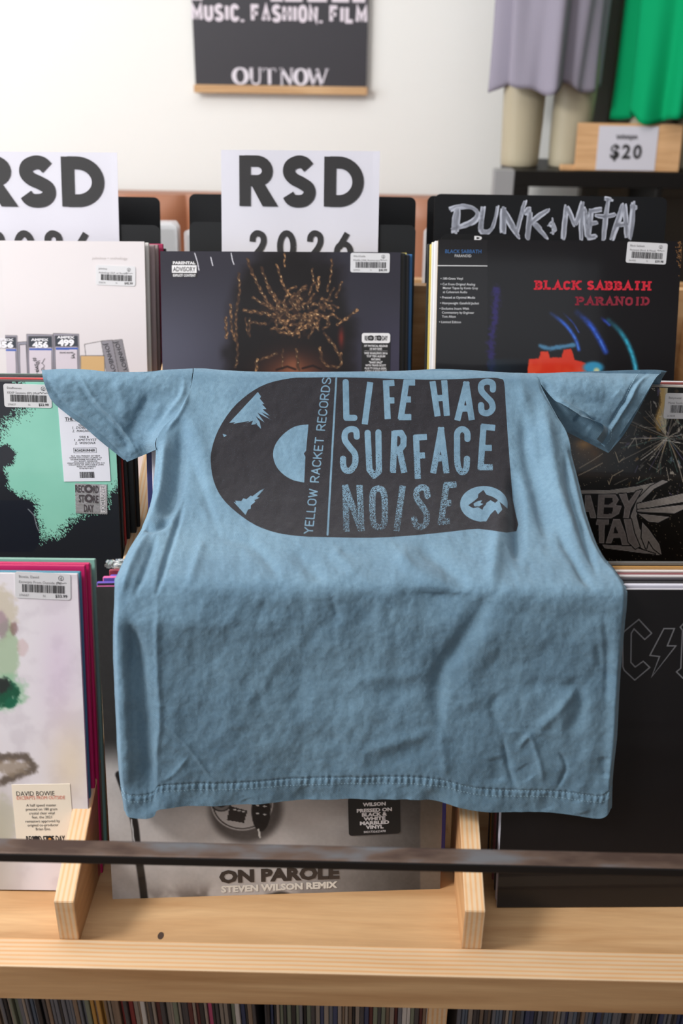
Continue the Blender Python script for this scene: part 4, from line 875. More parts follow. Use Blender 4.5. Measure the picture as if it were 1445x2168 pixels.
shirt = tag(empty('t_shirt', (.02, .9, 1.1)), 'slate blue cotton T-shirt with a black record print, draped over the record bins', 'shirt')
def child(o, parent):
    o.parent = parent; o.matrix_parent_inverse = Matrix.Translation(parent.location).inverted(); return o
NU, NV = 640, 560
u = np.linspace(0, 1, NU); vv = np.linspace(0, 1, NV) ; vv = vv ** 1.0
U, V = np.meshgrid(u, vv)
ync = 786 + V * (1722 - 786)
px = ip(ync, XL) + (ip(ync, XR) - ip(ync, XL)) * U
ty, hy = ip(px, TOPY), ip(px, HEMY); py = ty + (hy - ty) * V
# nearer the bend the cloth sags between the two columns of records
sag = sstep(760, 900, px) * sstep(1050, 1000, px)
Y, d = on_profile(px, py + 0, PROF)
Y = Y - .011 * sstep(1230, 1330, py) * np.clip((640 - px) / 330, 0, 1)
P = to_world(px, py, Y, d)
bend = np.exp(-((py - 1262) / 34) ** 2) * np.exp(-((px - 930) / 75) ** 2)
h = wrinkle(px, py, WR) - .008 * bend
low = sstep(1240, 1300, py)
h += (fbm(px / 70, py / 90, 3) - .5) * .0046 * (.5 + .5 * low) * sstep(820, 900, py) + (fbm(px / 22 + 50, py / 26, 3) - .5) * .0016 * sstep(795, 830, py)
hem_d = hy - py
h += .0005 * np.sin(px / 13.5 * 2 * math.pi + 9 * fbm(px / 50, py / 90)) * (.25 + 1.2 * vnoise(px / 26, px * 0 + 3)) * np.exp(-((hem_d - 41) / 9) ** 2) + .0012 * np.sin(px / 34 + 5 * vnoise(px / 80, px * 0)) * sstep(40, 5, hem_d) - .0007 * np.exp(-((hem_d - 47) / 2.5) ** 2)
edge = np.minimum(px - ip(ync, XL), ip(ync, XR) - px); rollk = sstep(16, 0, edge) * sstep(925, 960, py)
h -= .006 * rollk ** 2
n = normals(P); P = P + n * h[..., None]
PX, PY = proj(P)
# ink
q1 = P2(400, 760, 2.007)
OUT = [(500, 79), (430, 82), (330, 105), (250, 150), (180, 215), (125, 300), (97, 380), (92, 440), (105, 520), (140, 590), (200, 650), (280, 705), (370, 738), (470, 753), (580, 757), (780, 760), (950, 750), (1100, 735), (1230, 722), (1390, 732), (1375, 600), (1355, 350), (1345, 200), (1338, 100), (1320, 84), (1270, 80), (1050, 88), (900, 85), (750, 80), (620, 78)]
reg = (PX > 438) & (PX < 1102) & (PY > 786) & (PY < 1150); x, y = PX[reg], PY[reg]
INK = np.full(PX.shape, -9.); LET = np.full(PX.shape, -9.); WEAR = np.zeros(PX.shape)
INK[reg] = poly_sdf(x, y, q1(spline(OUT, 3, True)))
let = np.full(x.shape, -9.)
def pstroke(pts, hw, closed=False, sm=False, dx=0):
    global let
    pts = q1(spline(pts, 5, closed) if sm else pts); hw = hw / 2.007
    a = np.array(pts); m = (x > a[:, 0].min() - hw - 4) & (x < a[:, 0].max() + hw + 4) & (y > a[:, 1].min() - hw - 4) & (y < a[:, 1].max() + hw + 4)
    if not m.any(): return
    if len(a) == 2 and hw > 3:      # straight strokes of the block letters end square
        c_ = (a[0] + a[1]) / 2; v_ = a[1] - a[0]; L_ = np.hypot(*v_); v_ = v_ / L_; X_, Y_ = x[m] - c_[0], y[m] - c_[1]
        al = np.abs(X_ * v_[0] + Y_ * v_[1]) - L_ / 2 - hw * .75; ac = np.abs(X_ * v_[1] - Y_ * v_[0]) - hw
        let[m] = np.maximum(let[m], -(np.hypot(np.maximum(al, 0), np.maximum(ac, 0)) + np.minimum(np.maximum(al, ac), 0)))
    else: let[m] = np.maximum(let[m], hw - seg_d(x[m], y[m], pts, closed)[0])
def pfill(pts, sgn=1):
    global let
    s = poly_sdf(x, y, q1(pts)); let = np.maximum(let, s) if sgn > 0 else np.minimum(let, -s)
hw = 13
for s_ in ([(665, 98), (668, 250), (702, 250)], [(768, 108), (747, 268)], [(836, 100), (843, 246)], [(836, 104), (862, 102)], [(842, 176), (862, 176)], [(922, 100), (900, 247)], [(922, 100), (950, 100)], [(912, 172), (932, 172)], [(900, 247), (934, 247)], [(1035, 104), (1054, 234)], [(1084, 100), (1094, 232)], [(1046, 168), (1088, 164)], [(1177, 106), (1141, 252)], [(1177, 106), (1199, 250)], [(1153, 212), (1190, 210)]): pstroke(s_, hw)
pstroke([(1290, 130), (1288, 104), (1264, 96), (1242, 108), (1242, 136), (1264, 162), (1284, 184), (1288, 212), (1268, 230), (1244, 224), (1240, 196)], hw, sm=True)
pstroke([(712, 330), (708, 304), (686, 298), (664, 312), (662, 344), (682, 374), (704, 404), (704, 446), (684, 474), (662, 470), (654, 446), (654, 424)], hw, sm=True)
pstroke([(758, 314), (766, 470), (786, 496), (806, 478), (804, 312)], hw, sm=False)
for s_ in ([(872, 316), (866, 474)], [(872, 316), (900, 314), (911, 334), (910, 366), (896, 384), (870, 386)], [(894, 388), (912, 474)], [(964, 334), (971, 500)], [(964, 334), (1000, 332)], [(968, 412), (992, 410)], [(1070, 300), (1038, 476)], [(1070, 300), (1092, 476)], [(1050, 424), (1086, 420)], [(1250, 290), (1238, 460)], [(1250, 288), (1290, 292)], [(1246, 378), (1276, 378)], [(1240, 460), (1280, 460)]): pstroke(s_, hw)
pstroke([(1182, 340), (1180, 312), (1160, 298), (1140, 312), (1138, 350), (1140, 446), (1156, 480), (1176, 468), (1180, 424)], hw, sm=True)
for s_ in ([(664, 545), (668, 724)], [(664, 545), (728, 720)], [(724, 545), (732, 722)], [(906, 548), (882, 722)], [(1092, 538), (1070, 694)], [(1092, 536), (1126, 534)], [(1084, 614), (1104, 612)], [(1070, 692), (1098, 690)]): pstroke(s_, hw)
pstroke([(804, 550), (780, 575), (782, 690), (806, 714), (830, 692), (828, 575)], hw, True, True)
pstroke([(1012, 582), (1006, 552), (986, 546), (968, 560), (968, 592), (990, 626), (1008, 656), (1006, 694), (984, 714), (964, 706), (956, 680)], hw, sm=True)
wy = 760; WEAR[reg] = np.interp(y, [760, 940, 955, 1005, 1012, 1035, 1080, 1130], [0, 0, .34, .42, .42, .46, .52, .56])
WEAR[reg] = np.where(x < 752, 0, WEAR[reg]); WEAR[reg] = np.where((x > 968) & (y > 1018), 0, WEAR[reg])
WEAR[reg] = np.where((x < 752) & (x > 718) & (y > 960), np.interp(y, [960, 1010, 1130], [.36, .42, .55]), WEAR[reg])
pstroke([(625, 82), (588, 747)], 4)
txt = 'YELLOW RACKET RECORDS'; b0, b1 = np.array((523., 742.)), np.array((602., 82.)); bd = b1 - b0; LL = np.hypot(*bd); bd /= LL
wd_ = {' ': .55, 'W': 1.35, 'E': .85, 'L': .8}; tot = sum(wd_.get(c, 1) for c in txt) + .42 * (len(txt) - 1); kk = LL / tot; pos = 0
for c in txt:
    ww = wd_.get(c, 1) * kk
    for st_ in GL[c]: pstroke([tuple(b0 + bd * (pos + a * ww) + np.array((-36 + 2, -2)) * bb) for a, bb in st_], 2.7)
    pos += ww + .42 * kk
pfill(spline([(507, 278), (450, 287), (400, 320), (366, 365), (357, 410), (370, 455), (400, 490), (440, 514), (489, 525)], 5).tolist() + [(494, 415), (487, 402), (497, 390)])
jag = random.Random(5)
def rays_(a, b_, base, jl):
    """sunburst shine on the grooves"""
    n_ = 26; A0, A1 = np.array(a, float), np.array(b_, float); P_ = []
    for i in range(n_ + 1):
        t = i / n_; q = A0 + (A1 - A0) * t; P_.append(tuple(q))
        dirv = np.array(base, float); L_ = jl * (math.sin(math.pi * min(1, t * 1.0)) * .5 + .5) * jag.uniform(.35, 1.0); P_.append(tuple(q + dirv * L_))
    return P_
pfill([(292, 140), (170, 272)] + [(200, 268), (186, 276), (262, 262), (236, 274), (272, 262), (264, 280), (290, 276), (272, 262), (306, 298), (300, 268), (280, 240), (322, 272), (290, 228), (350, 260), (300, 222), (346, 244), (310, 212), (330, 214), (308, 190), (320, 192), (300, 168), (306, 160)])
pfill([(240, 663), (188, 606), (200, 612), (196, 602), (222, 604), (230, 592), (244, 596), (262, 580), (268, 584), (300, 560), (322, 548), (296, 572), (318, 556), (288, 586), (300, 590), (276, 600), (282, 606), (262, 622), (262, 636), (250, 640)])
pfill([(142, 318), (162, 324), (148, 332)])
# round emblem with a long-nosed dog's head
e_ = [(1252 + 101 * math.cos(R(a)), 616 + 76 * math.sin(R(a))) for a in range(95, 362, 6)]
emb = np.full(x.shape, -9.); emb = poly_sdf(x, y, q1(e_ + [(1352, 636), (1335, 620), (1318, 606), (1330, 640), (1312, 660), (1300, 640), (1280, 660), (1262, 690), (1240, 690)]))
dog = poly_sdf(x, y, q1([(1184, 622), (1210, 604), (1226, 590), (1228, 574), (1250, 556), (1262, 576), (1290, 586), (1312, 600), (1300, 612), (1280, 600), (1262, 612), (1258, 640), (1240, 668), (1244, 640), (1228, 630), (1206, 634)]))
emb = np.minimum(emb, -dog)
for q in ([(1208, 614), (1226, 604), (1246, 600), (1236, 612), (1250, 616), (1232, 626), (1210, 626)], [(1240, 660), (1250, 630), (1262, 616), (1256, 650), (1250, 688)], [(1278, 608), (1296, 616), (1300, 640), (1282, 628)]): emb = np.maximum(emb, poly_sdf(x, y, q1(q)))
let = np.maximum(let, emb); LET[reg] = let
# rows behind the crest and the turned-in sides
back = []
for dy, dz in ((.034, -.13), (.031, -.09), (.028, -.05), (.022, -.028), (.014, -.013), (.006, -.0045)): back.append(P[0] + np.array((0, dy, dz)))
P2_ = np.concatenate([np.stack(back), P], 0); pad = lambda a, v0: np.concatenate([np.full((6, NU), v0), a], 0)
INK2, LET2, WR2 = pad(INK, -9.), pad(LET, -9.), pad(WEAR, 0.)
kr_ = np.r_[np.zeros(6), sstep(.10, .2, vv)][:, None]
def side(Pc, sgn): return [Pc + kr_ * np.array((-sgn * a, b_, -.0)) for a, b_ in ((.0012, .004), (-.001, .008), (-.008, .011), (-.03, .013))]
Ls = side(P2_[:, 0], 1); Rs = side(P2_[:, -1], -1)
P3 = np.concatenate([np.stack(Ls[::-1], 1), P2_, np.stack(Rs, 1)], 1); pe = lambda a, v0: np.pad(a, ((0, 0), (4, 4)), constant_values=v0)
body = child(grid_mesh('body', P3, M_printed, None, attrs={'ink': pe(INK2, -9.), 'letter': pe(LET2, -9.), 'wear': pe(WR2, 0.)}), shirt)
body['label'] = 'printed body with YELLOW RACKET RECORDS and LIFE HAS SURFACE NOISE'
# turned-up hem: an inner layer below the edge
bot = P[-1]; nb = n[-1]; rows = [bot, bot - nb * .0015 + np.array((0, 0, -.0004)), bot - nb * .003, bot - nb * .0035 + np.array((0, .004, .02))]
child(grid_mesh('hem_fold', np.stack(rows), M_cloth), shirt)
# stitching: two rows of dashes on the hem
M_thread = mat('pale_blue_thread', (140, 172, 190), .8)
def dashes(name, curve_pts, nrm, parent, step=.0030, ln=.0020, hw_=.00022, lift=.0004):
    c_ = np.asarray(curve_pts); L_ = np.r_[0, np.cumsum(np.linalg.norm(np.diff(c_, axis=0), axis=1))]; v_ = []; f_ = []
    f = lambda s_: np.array([np.interp(s_, L_, c_[:, i]) for i in range(3)]); g = lambda s_: np.array([np.interp(s_, L_, nrm[:, i]) for i in range(3)])
    s_ = 0
    while s_ + ln < L_[-1]:
        a, b_ = f(s_), f(s_ + ln); nn = g(s_); w_ = np.cross(b_ - a, nn); w_ /= np.linalg.norm(w_) + 1e-9; k0 = len(v_)
        up = nn * lift; v_ += [a - w_ * hw_, a + w_ * hw_, (a + b_) / 2 + w_ * hw_ + up, (a + b_) / 2 - w_ * hw_ + up, b_ + w_ * hw_, b_ - w_ * hw_]
        f_ += [(k0, k0 + 1, k0 + 2, k0 + 3), (k0 + 3, k0 + 2, k0 + 4, k0 + 5)]; s_ += step
    o = mesh_obj(name, v_, f_, M_thread); o['kind'] = 'stuff'; return child(o, parent)
vi = lambda a: int(round(a * (NV - 1)))
for a in (.9495, .963): r_ = vi(a); dashes('stitching', P[r_] + n[r_] * .0002, n[r_], shirt)
# sleeves
def sleeve(name, inner, outer, topf, wr, nu=190, nv=190, layer=0., gap=0., bodyk=1.):
    t = np.linspace(0, 1, nv); s = np.linspace(0, 1, nu); S_u, T_ = np.meshgrid(s, t)
    I = spline(inner, 20); O = spline(outer, 20)
    f = lambda C_, tt_: np.stack([np.interp(tt_, np.linspace(0, 1, len(C_)), C_[:, i]) for i in (0, 1)], -1)
    Q = f(I, T_) * (1 - S_u)[..., None] + f(O, T_) * S_u[..., None]
    x_, y_ = Q[..., 0], Q[..., 1]; y_ = y_ + (ip(x_, topf) - y_) * sstep(.06, 0, T_)
    Y1, d_ = on_profile(x_, y_, SPROF); Y2, _ = on_profile(x_, y_, PROF)
    k_ = np.clip(1 - S_u * 3.2, 0, 1) ** 2 * bodyk; Y_ = Y1 * (1 - k_) + (Y2 + .0015) * k_ + layer * sstep(.02, .3, T_) - .0008 * (layer > 0) * 0
    P_ = to_world(x_, y_, Y_, d_); h_ = wrinkle(x_, y_, wr) + gap * np.sin(np.clip(S_u, 0, 1) * math.pi) * T_ + (fbm(x_ / 40, y_ / 40, 3) - .5) * .0035 * sstep(0, .15, T_) + (fbm(x_ / 14, y_ / 14 + 9, 3) - .5) * .0010 * sstep(0, .1, T_)
    n_ = normals(P_); P_ = P_ + n_ * h_[..., None]
    bk_ = [P_[0] + np.array((0, dy, dz)) for dy, dz in ((.031, -.08), (.028, -.05), (.022, -.028), (.014, -.013), (.006, -.0045))]
    return np.concatenate([np.stack(bk_), P_], 0), n_, P_
LT = [(60, 784), (95, 783), (130, 781), (180, 782), (240, 788), (300, 789), (350, 783), (410, 780)]
WL = [([(170, 798), (205, 850), (255, 900), (292, 960)], 4.5, -2.2, 'g'), ([(158, 800), (192, 853), (243, 905), (280, 962)], 5, 1.4, 'g'), ([(318, 830), (290, 890), (272, 930)], 12, 2.6, 'g'), ([(345, 850), (322, 895), (300, 935)], 12, -2.6, 'g'), ([(240, 800), (260, 850), (262, 890)], 12, -2.0, 'g'), ([(390, 800), (384, 840), (350, 890), (334, 925)], 6, -2.4, 'g'), ([(100, 800), (130, 850), (185, 893), (235, 940), (262, 970)], 4, 1.2, 'g'), ([(300, 945), (270, 960)], 10, -1.6, 'g')]
LI = [(409, 781), (404, 815), (396, 845), (375, 881), (334, 929), (331, 952)]; LO = [(95, 786), (104, 815), (122, 850), (180, 892), (230, 935), (269, 978)]
G, n_, Pf = sleeve('sleeve', LI, LO, LT, WL); sl = child(grid_mesh('sleeve', G, M_cloth), shirt); sl['label'] = 'sleeve hanging over the mint cover'
r_ = np.array([(int(i), min(189, int(190 * (.80 + .06 * i / 189)))) for i in range(4, 190)]); dashes('stitching', Pf[r_[:, 0], r_[:, 1]] + n_[r_[:, 0], r_[:, 1]] * .0003, n_[r_[:, 0], r_[:, 1]], shirt)
G, _, _ = sleeve('sleeve_back', [(x_ - 1, y_ + 2) for x_, y_ in LI], [(88, 786), (97, 822), (116, 856), (172, 899), (222, 942), (262, 974)], LT, [], 60, 60, layer=.0055, bodyk=.6); child(grid_mesh('sleeve_back', G, M_cloth), shirt)
RT = [(1100, 790), (1150, 790), (1220, 787), (1290, 785), (1350, 783), (1390, 783), (1412, 786)]
WRt = [([(1378, 792), (1352, 812), (1330, 850), (1298, 900), (1275, 932)], 4.5, 2.2, 'g'), ([(1366, 792), (1340, 815), (1316, 856), (1284, 908)], 4, -2.2, 'g'), ([(1180, 815), (1240, 850), (1300, 860)], 12, -1.5, 'g'), ([(1170, 840), (1210, 866), (1262, 886)], 8, 3.0, 'g'), ([(1150, 806), (1160, 830), (1180, 860)], 5, -2.0, 'g'), ([(1300, 830), (1320, 850)], 10, 1.3, 'g')]
RI = [(1131, 790), (1140, 806), (1148, 818), (1166, 838), (1186, 857), (1228, 882), (1276, 900), (1262, 930)]; RO = [(1402, 787), (1388, 800), (1374, 822), (1358, 850), (1338, 882), (1318, 912), (1300, 940), (1288, 957)]
G, n_, Pf = sleeve('sleeve', RI, RO, RT, WRt, gap=.004); sr = child(grid_mesh('sleeve', G[:, ::-1], M_cloth), shirt); sr['label'] = 'sleeve opening over the shattered-glass cover'
r_ = np.array([(int(i), int(190 * (.82 - .30 * (i / 189) ** 3))) for i in range(4, 185)]); dashes('stitching', Pf[r_[:, 0], r_[:, 1]] + n_[r_[:, 0], r_[:, 1]] * .0003, n_[r_[:, 0], r_[:, 1]], shirt)
G, _, _ = sleeve('sleeve_back', [(1131, 792), (1150, 830), (1172, 870), (1194, 905), (1198, 914)], [(1412, 786), (1386, 806), (1352, 866), (1320, 920), (1287, 959)], RT, [([(1200, 905), (1245, 925), (1285, 945)], 6, 1.5, 'g'), ([(1215, 880), (1250, 910)], 10, -3, 'g')], 80, 80, layer=.010, bodyk=.35); child(grid_mesh('sleeve_back', G[:, ::-1], M_cloth), shirt)

# ---------------------------------------------------------------- behind the records: cards, signs, wall
def atD(px, py, dd): return CAM + ray(px, py) * dd
def frame_h(top, yaw, lean, h):
    m = frame(top, yaw, lean, 0); m.translation = m.translation - (m.to_3x3() @ Vector((0, 0, 1))) * (h - S); return m
def card(top, w, h, label, lean=15, t=.0018, name='divider_card', mt=None):
    m = frame_h(top, .4, lean, h); o = slab(name, rounded(w, h, .009, 6), lambda d_: (lambda a, b: (a, d_, b + h / 2)), 0, t, mt or M_card, None); o.matrix_world = m
    return tag(o, label, 'card'), m
M_card2 = mat('charcoal_card', (27, 28, 30), .5, spec=.25, var=.1, vscale=12)
def pair(x0, dx, where):
    a, _ = card(atD(x0 + 240, 414, 1.448), .330, .340, 'tall black divider card with rounded corners %s' % where)
    b, m = card(atD(x0 + 240, 473, 1.378), .3135, .318, 'shorter charcoal divider card with rounded corners %s' % where, mt=M_card2)
    return m
mA = pair(-142, 0, 'behind the tape-box cover'); mB = pair(400, 0, 'behind the golden locks cover')
def on_plane(m, px, py, y=0):
    inv = m.inverted(); o = inv @ Vector(CAM); d_ = inv.to_3x3() @ Vector(ray(px, py)); t = (y - o.y) / d_.y; p = o + d_ * t; return p.x, p.z
def paper(m, tl, tr, yo, label, shift, scl):
    x0, z0 = on_plane(m, *tl, yo); x1, z1 = on_plane(m, *tr, yo); w = x1 - x0; h = w * 11 / 8.5
    nx, nz = 24, 30; A, B = np.meshgrid(np.linspace(0, 1, nx), np.linspace(0, 1, nz))
    wv = lambda A, B: yo - .0012 - .0012 * (B) ** 3 * np.sin(A * 5 + .6) + .0003 * np.sin(A * 11 + B * 3) - .0003 * sstep(.95, 1, A) * B
    loc = np.stack([x0 + A * w + B * 0, wv(A, B), z0 + (z1 - z0) * A - (1 - B) * h], -1); mm = np.array(m); P_ = loc @ mm[:3, :3].T + mm[:3, 3]
    M_white.use_backface_culling = False
    o = grid_mesh('paper_sign', P_, M_white, flip=True); tag(o, label, 'sign')
    o.data.shade_flat(); s = o.modifiers.new('thickness', 'SOLIDIFY'); s.thickness = .0003; s.offset = 1
    k = Ink(); g = lambda px_, py_: on_plane(m, 636 + shift + (px_ - 636) * scl, py_, yo)
    cx = 636
    def big(ch, xa, xb, ya, yb, hwp):
        xA, zA = g(xa, yb); xB, zB = g(xb, ya); hw_ = hwp / (xb - xa) * (xB - xA)
        for st_ in glyph(ch, xA, zA, xB - xA, zB - zA, hw_): k.stroke(st_, hw_)
    xA, zA = g(507, 436.5); xB, zB = g(589, 331); w_ = xB - xA; h_ = zB - zA; hw_ = w_ * .145
    k.stroke([(xA + hw_, zA), (xA + hw_, zB)], hw_); k.stroke([(xA + hw_, zB - hw_ * .92)] + [(xA + w_ * .45, zB - hw_ * .92)] + arc(xA + w_ * .45, zB - h_ * .30, w_ * .27, h_ * .30 - hw_ * .92, 80, -80, 10) + [(xA + hw_, zB - h_ * .60 + hw_ * .92)], hw_ * .95); k.poly([(xA + w_ * .22, zB - h_ * .45), (xA + w_ * .56, zB - h_ * .45), (xA + w_, zA), (xA + w_ * .60, zA)])
    big('S', 597, 669, 330.5, 439, 12.8)
    xA, zA = g(685, 437.5); xB, zB = g(771, 333); w_ = xB - xA; h_ = zB - zA; hw_ = w_ * .15
    k.stroke([(xA + hw_, zA), (xA + hw_, zB)], hw_); k.stroke([(xA + hw_, zB - hw_ * .9), (xA + w_ * .36, zB - hw_ * .9)] + arc(xA + w_ * .36, (zA + zB) / 2, w_ * .64 - hw_, h_ / 2 - hw_ * .9, 82, -82, 16) + [(xA + hw_, zA + hw_ * .9)], hw_ * .95)
    for ch, xa, xb in (('2', 527, 567), ('0', 586, 627), ('2', 648, 687), ('6', 706, 748)): big(ch, xa, xb, 488, 556, 6.2)
    ik = [(a, float(wv((a - x0) / w, 1 + (b - z0) / h)) - .0012, b) for a, b in k.v]
    q = mesh_obj('lettering', [m @ Vector(v_) for v_ in ik], k.f, M_ink, None); q.parent = o; q.matrix_parent_inverse = o.matrix_world.inverted()
    return o
paper(mB, (468, 318), (804, 320), -.001, 'white paper sign reading RSD 2026, standing behind the golden locks cover', 0, 1)
paper(mA, (-92, 321), (248, 323), -.001, 'white paper sign reading RSD 2026, standing behind the tape-box cover', -553, 1.015)
card(atD(1152, 418, 1.47), .345, .335, 'plain black divider card just behind the hand-lettered one')
pk, mP = card(atD(1166, 414, 1.40), .327, .33, 'black divider card hand-lettered PUNK & METAL in white', mt=M_card)
k = Ink(); r = random.Random(4)
SW = [[(225, 158), (290, 142), (340, 150), (372, 178), (355, 215), (310, 240), (238, 262)], [(262, 160), (252, 210), (245, 275)], [(275, 160), (262, 275)], [(396, 145), (385, 240), (378, 262)], [(408, 150), (392, 240), (400, 272), (430, 275), (455, 240), (478, 140)], [(500, 150), (498, 280)], [(510, 152), (508, 280)], [(505, 150), (545, 230), (590, 305)], [(512, 165), (560, 260)], [(622, 115), (605, 170), (575, 290)], [(640, 145), (612, 180)], [(642, 170), (636, 230), (628, 312)], [(652, 170), (640, 312)], [(745, 162), (700, 190), (645, 235)], [(655, 232), (695, 270), (732, 312)], [(668, 235), (700, 265)], [(762, 200), (765, 290)], [(738, 245), (762, 222), (778, 262), (752, 280)], [(742, 236), (784, 262)], [(832, 140), (825, 230), (818, 315)], [(840, 140), (862, 190), (880, 240)], [(920, 118), (900, 180), (880, 240)], [(915, 130), (912, 230), (908, 318)], [(928, 150), (935, 230), (940, 300)], [(962, 160), (952, 300)], [(950, 168), (1015, 158)], [(956, 232), (1000, 226)], [(945, 302), (990, 296)], [(1052, 100), (1040, 200), (1026, 315)], [(1036, 104), (1072, 112)], [(985, 190), (1040, 196), (1090, 186)], [(1130, 130), (1100, 230), (1072, 315)], [(1138, 130), (1146, 230), (1152, 300)], [(1092, 242), (1160, 232)], [(1186, 118), (1178, 220), (1166, 315)], [(1170, 140), (1204, 148)]]
for s_ in SW:
    sm_ = 730 < s_[0][0] < 790 and s_[0][1] > 190
    for j in range(2 if sm_ else 4):
        ox, oy = (r.uniform(-1, 1), r.uniform(-1, 1)) if sm_ else (r.uniform(-7, 7), r.uniform(-8, 8)); pts = spline([(x_ + ox + r.uniform(-3, 3), y_ + oy + r.uniform(-4, 4)) for x_, y_ in s_], 4)
        pts = [on_plane(mP, 860 + x_ / 2.47, 380 + y_ / 2.47) for x_, y_ in pts]; n__ = len(pts)
        k.stroke(pts, [(.0010 if sm_ else .0019) * (.25 + .9 * math.sin(math.pi * min(.95, max(.05, (i + .5) / n__))) ** .5) * r.uniform(.75, 1.1) for i in range(n__)])
q = mesh_obj('hand_lettering', [(a, -.0005, b) for a, b in k.v], k.f, flat((186, 190, 204), .6), pk); q['label'] = 'rough white brush letters PUNK & METAL'
tb, mT = card(atD(1014, 496, 1.325), .102, .12, 'small black tab card with a white letter above the red slab lettering', lean=16)
x0, z0 = on_plane(mT, 1003, 515); x1, z1 = on_plane(mT, 1022, 499); k = Ink(); k.fit('B', x0, x1, z0, z1 - z0, off=.01); k.build('lettering', lambda a, b: (a, -.0004, b), flat((214, 214, 220)), tb)
# back half of the rack with sleeved records
box('rear_base_board', (-.98, 1.438, .926), (.85, 2.0, .944), M_ply_face, rack); box('rear_board', (-.98, 1.982, .3), (.85, 2.0, 1.10), M_ply_face, rack)
M_poly = mat('frosted_plastic_sleeve', (226, 228, 232), .35); M_poly.node_tree.nodes['Principled BSDF'].inputs['Alpha'].default_value = .55
for (ex, sgn, where), yk in zip(((374, 1, 'behind the tape-box bin'), (389, -1, 'behind the golden locks bin'), (899, -1, 'behind the red slab lettering bin')), (478, 490, 490)):
    e0 = atD(ex, yk, 1.63)
    for i in range(5):
        c_ = [(60, 50, 46), (34, 34, 36), (110, 100, 96), (28, 28, 30), (80, 84, 92)][i]
        m = frame_h((e0[0] - sgn * (.1625 + .004 * (i % 3)), e0[1] + .009 * i, e0[2] - .006 - .003 * (i % 2)), 0, 8, S)
        o = record(m, em(c_), em(c_), '%s record in a frosted plastic sleeve %s' % (['brown', 'black', 'taupe', 'jet black', 'slate'][i], where), 'plastic-sleeved records in the rear bins')
        slab('plastic_sleeve', rounded(.325, .325, .006), lambda d_: (lambda a, b: (a, d_, b + .1605)), -.0012, .0060, M_poly, o)
# low shelf of spines
pal = {'slate grey': (96, 98, 106), 'blue-grey': (84, 96, 112), 'brown': (120, 100, 84), 'taupe': (138, 126, 116), 'black': (34, 34, 38), 'charcoal': (62, 60, 64), 'mustard': (176, 132, 66), 'dark red': (128, 44, 44), 'pink': (186, 74, 112), 'off-white': (186, 180, 176), 'navy': (50, 60, 92), 'faded green': (110, 116, 100), 'maroon': (84, 38, 38)}
rs = random.Random(9); xx = -.372; spm = {}; SP = []
while xx < .372:
    th = rs.choice((.0030, .0034, .0040, .0046)); px_ = proj((xx, .66, .735))[0]
    if 916 < px_ < 975: xx += .002; continue
    if px_ < 200: ch = ['slate grey', 'slate grey', 'taupe', 'black', 'blue-grey', 'charcoal', 'taupe', 'brown', 'faded green']
    elif px_ < 240: ch = ['mustard', 'mustard', 'brown']
    elif px_ < 500: ch = ['taupe', 'charcoal', 'dark red', 'black', 'brown', 'off-white', 'pink', 'maroon', 'faded green', 'taupe']
    elif px_ < 925: ch = ['faded green', 'charcoal', 'brown', 'taupe', 'slate grey', 'black', 'taupe', 'navy', 'maroon', 'off-white']
    else: ch = ['slate grey', 'charcoal', 'navy', 'brown', 'slate grey', 'blue-grey', 'black', 'taupe', 'charcoal']
    cn = rs.choice(ch); key = (cn, th)
    if key not in spm:
        bm = bmesh.new(); bmesh.ops.create_cube(bm, size=1)
        for v_ in bm.verts: v_.co = Vector((v_.co.x * (th - .0003), (v_.co.y + .5) * S, (v_.co.z + .5) * S))
        bmesh.ops.bevel(bm, geom=[e_2 for e_2 in bm.edges if abs(e_2.verts[0].co.x - e_2.verts[1].co.x) < 1e-6], offset=.0006, segments=1, affect='EDGES')
        me = bpy.data.meshes.new('shelved_record'); bm.to_mesh(me); bm.free(); me.materials.append(flat(pal[cn], .6)); spm[key] = me
    o = bpy.data.objects.new('shelved_record', spm[key]); COL.objects.link(o); o.location = (xx + th / 2, .652 + rs.uniform(0, .006), .4152)
    o.rotation_euler = (0, -R(2.2 if px_ < 560 else .6), 0)
    tag(o, None, 'record', 'records standing spine-out on the low shelf'); SP.append((px_, cn, o)); xx += th
ORD = 'first second third fourth fifth sixth seventh eighth ninth tenth eleventh twelfth thirteenth fourteenth fifteenth sixteenth seventeenth eighteenth nineteenth twentieth'.split()
for cn in pal:
    for sd_ in (-1, 1):
        q_ = sorted([(abs(p - 945), i, o) for i, (p, c, o) in enumerate(SP) if c == cn and (p > 945) == (sd_ > 0)])
        for i, (_, _, o) in enumerate(q_):
            od = ORD[i] if i < 20 else ('twenty-' + ORD[i - 20] if i < 29 else 'a farther')
            o['label'] = '%s spine on the low shelf, %s %s one %s the wooden post' % (cn, od, cn, 'right of' if sd_ > 0 else 'left of')
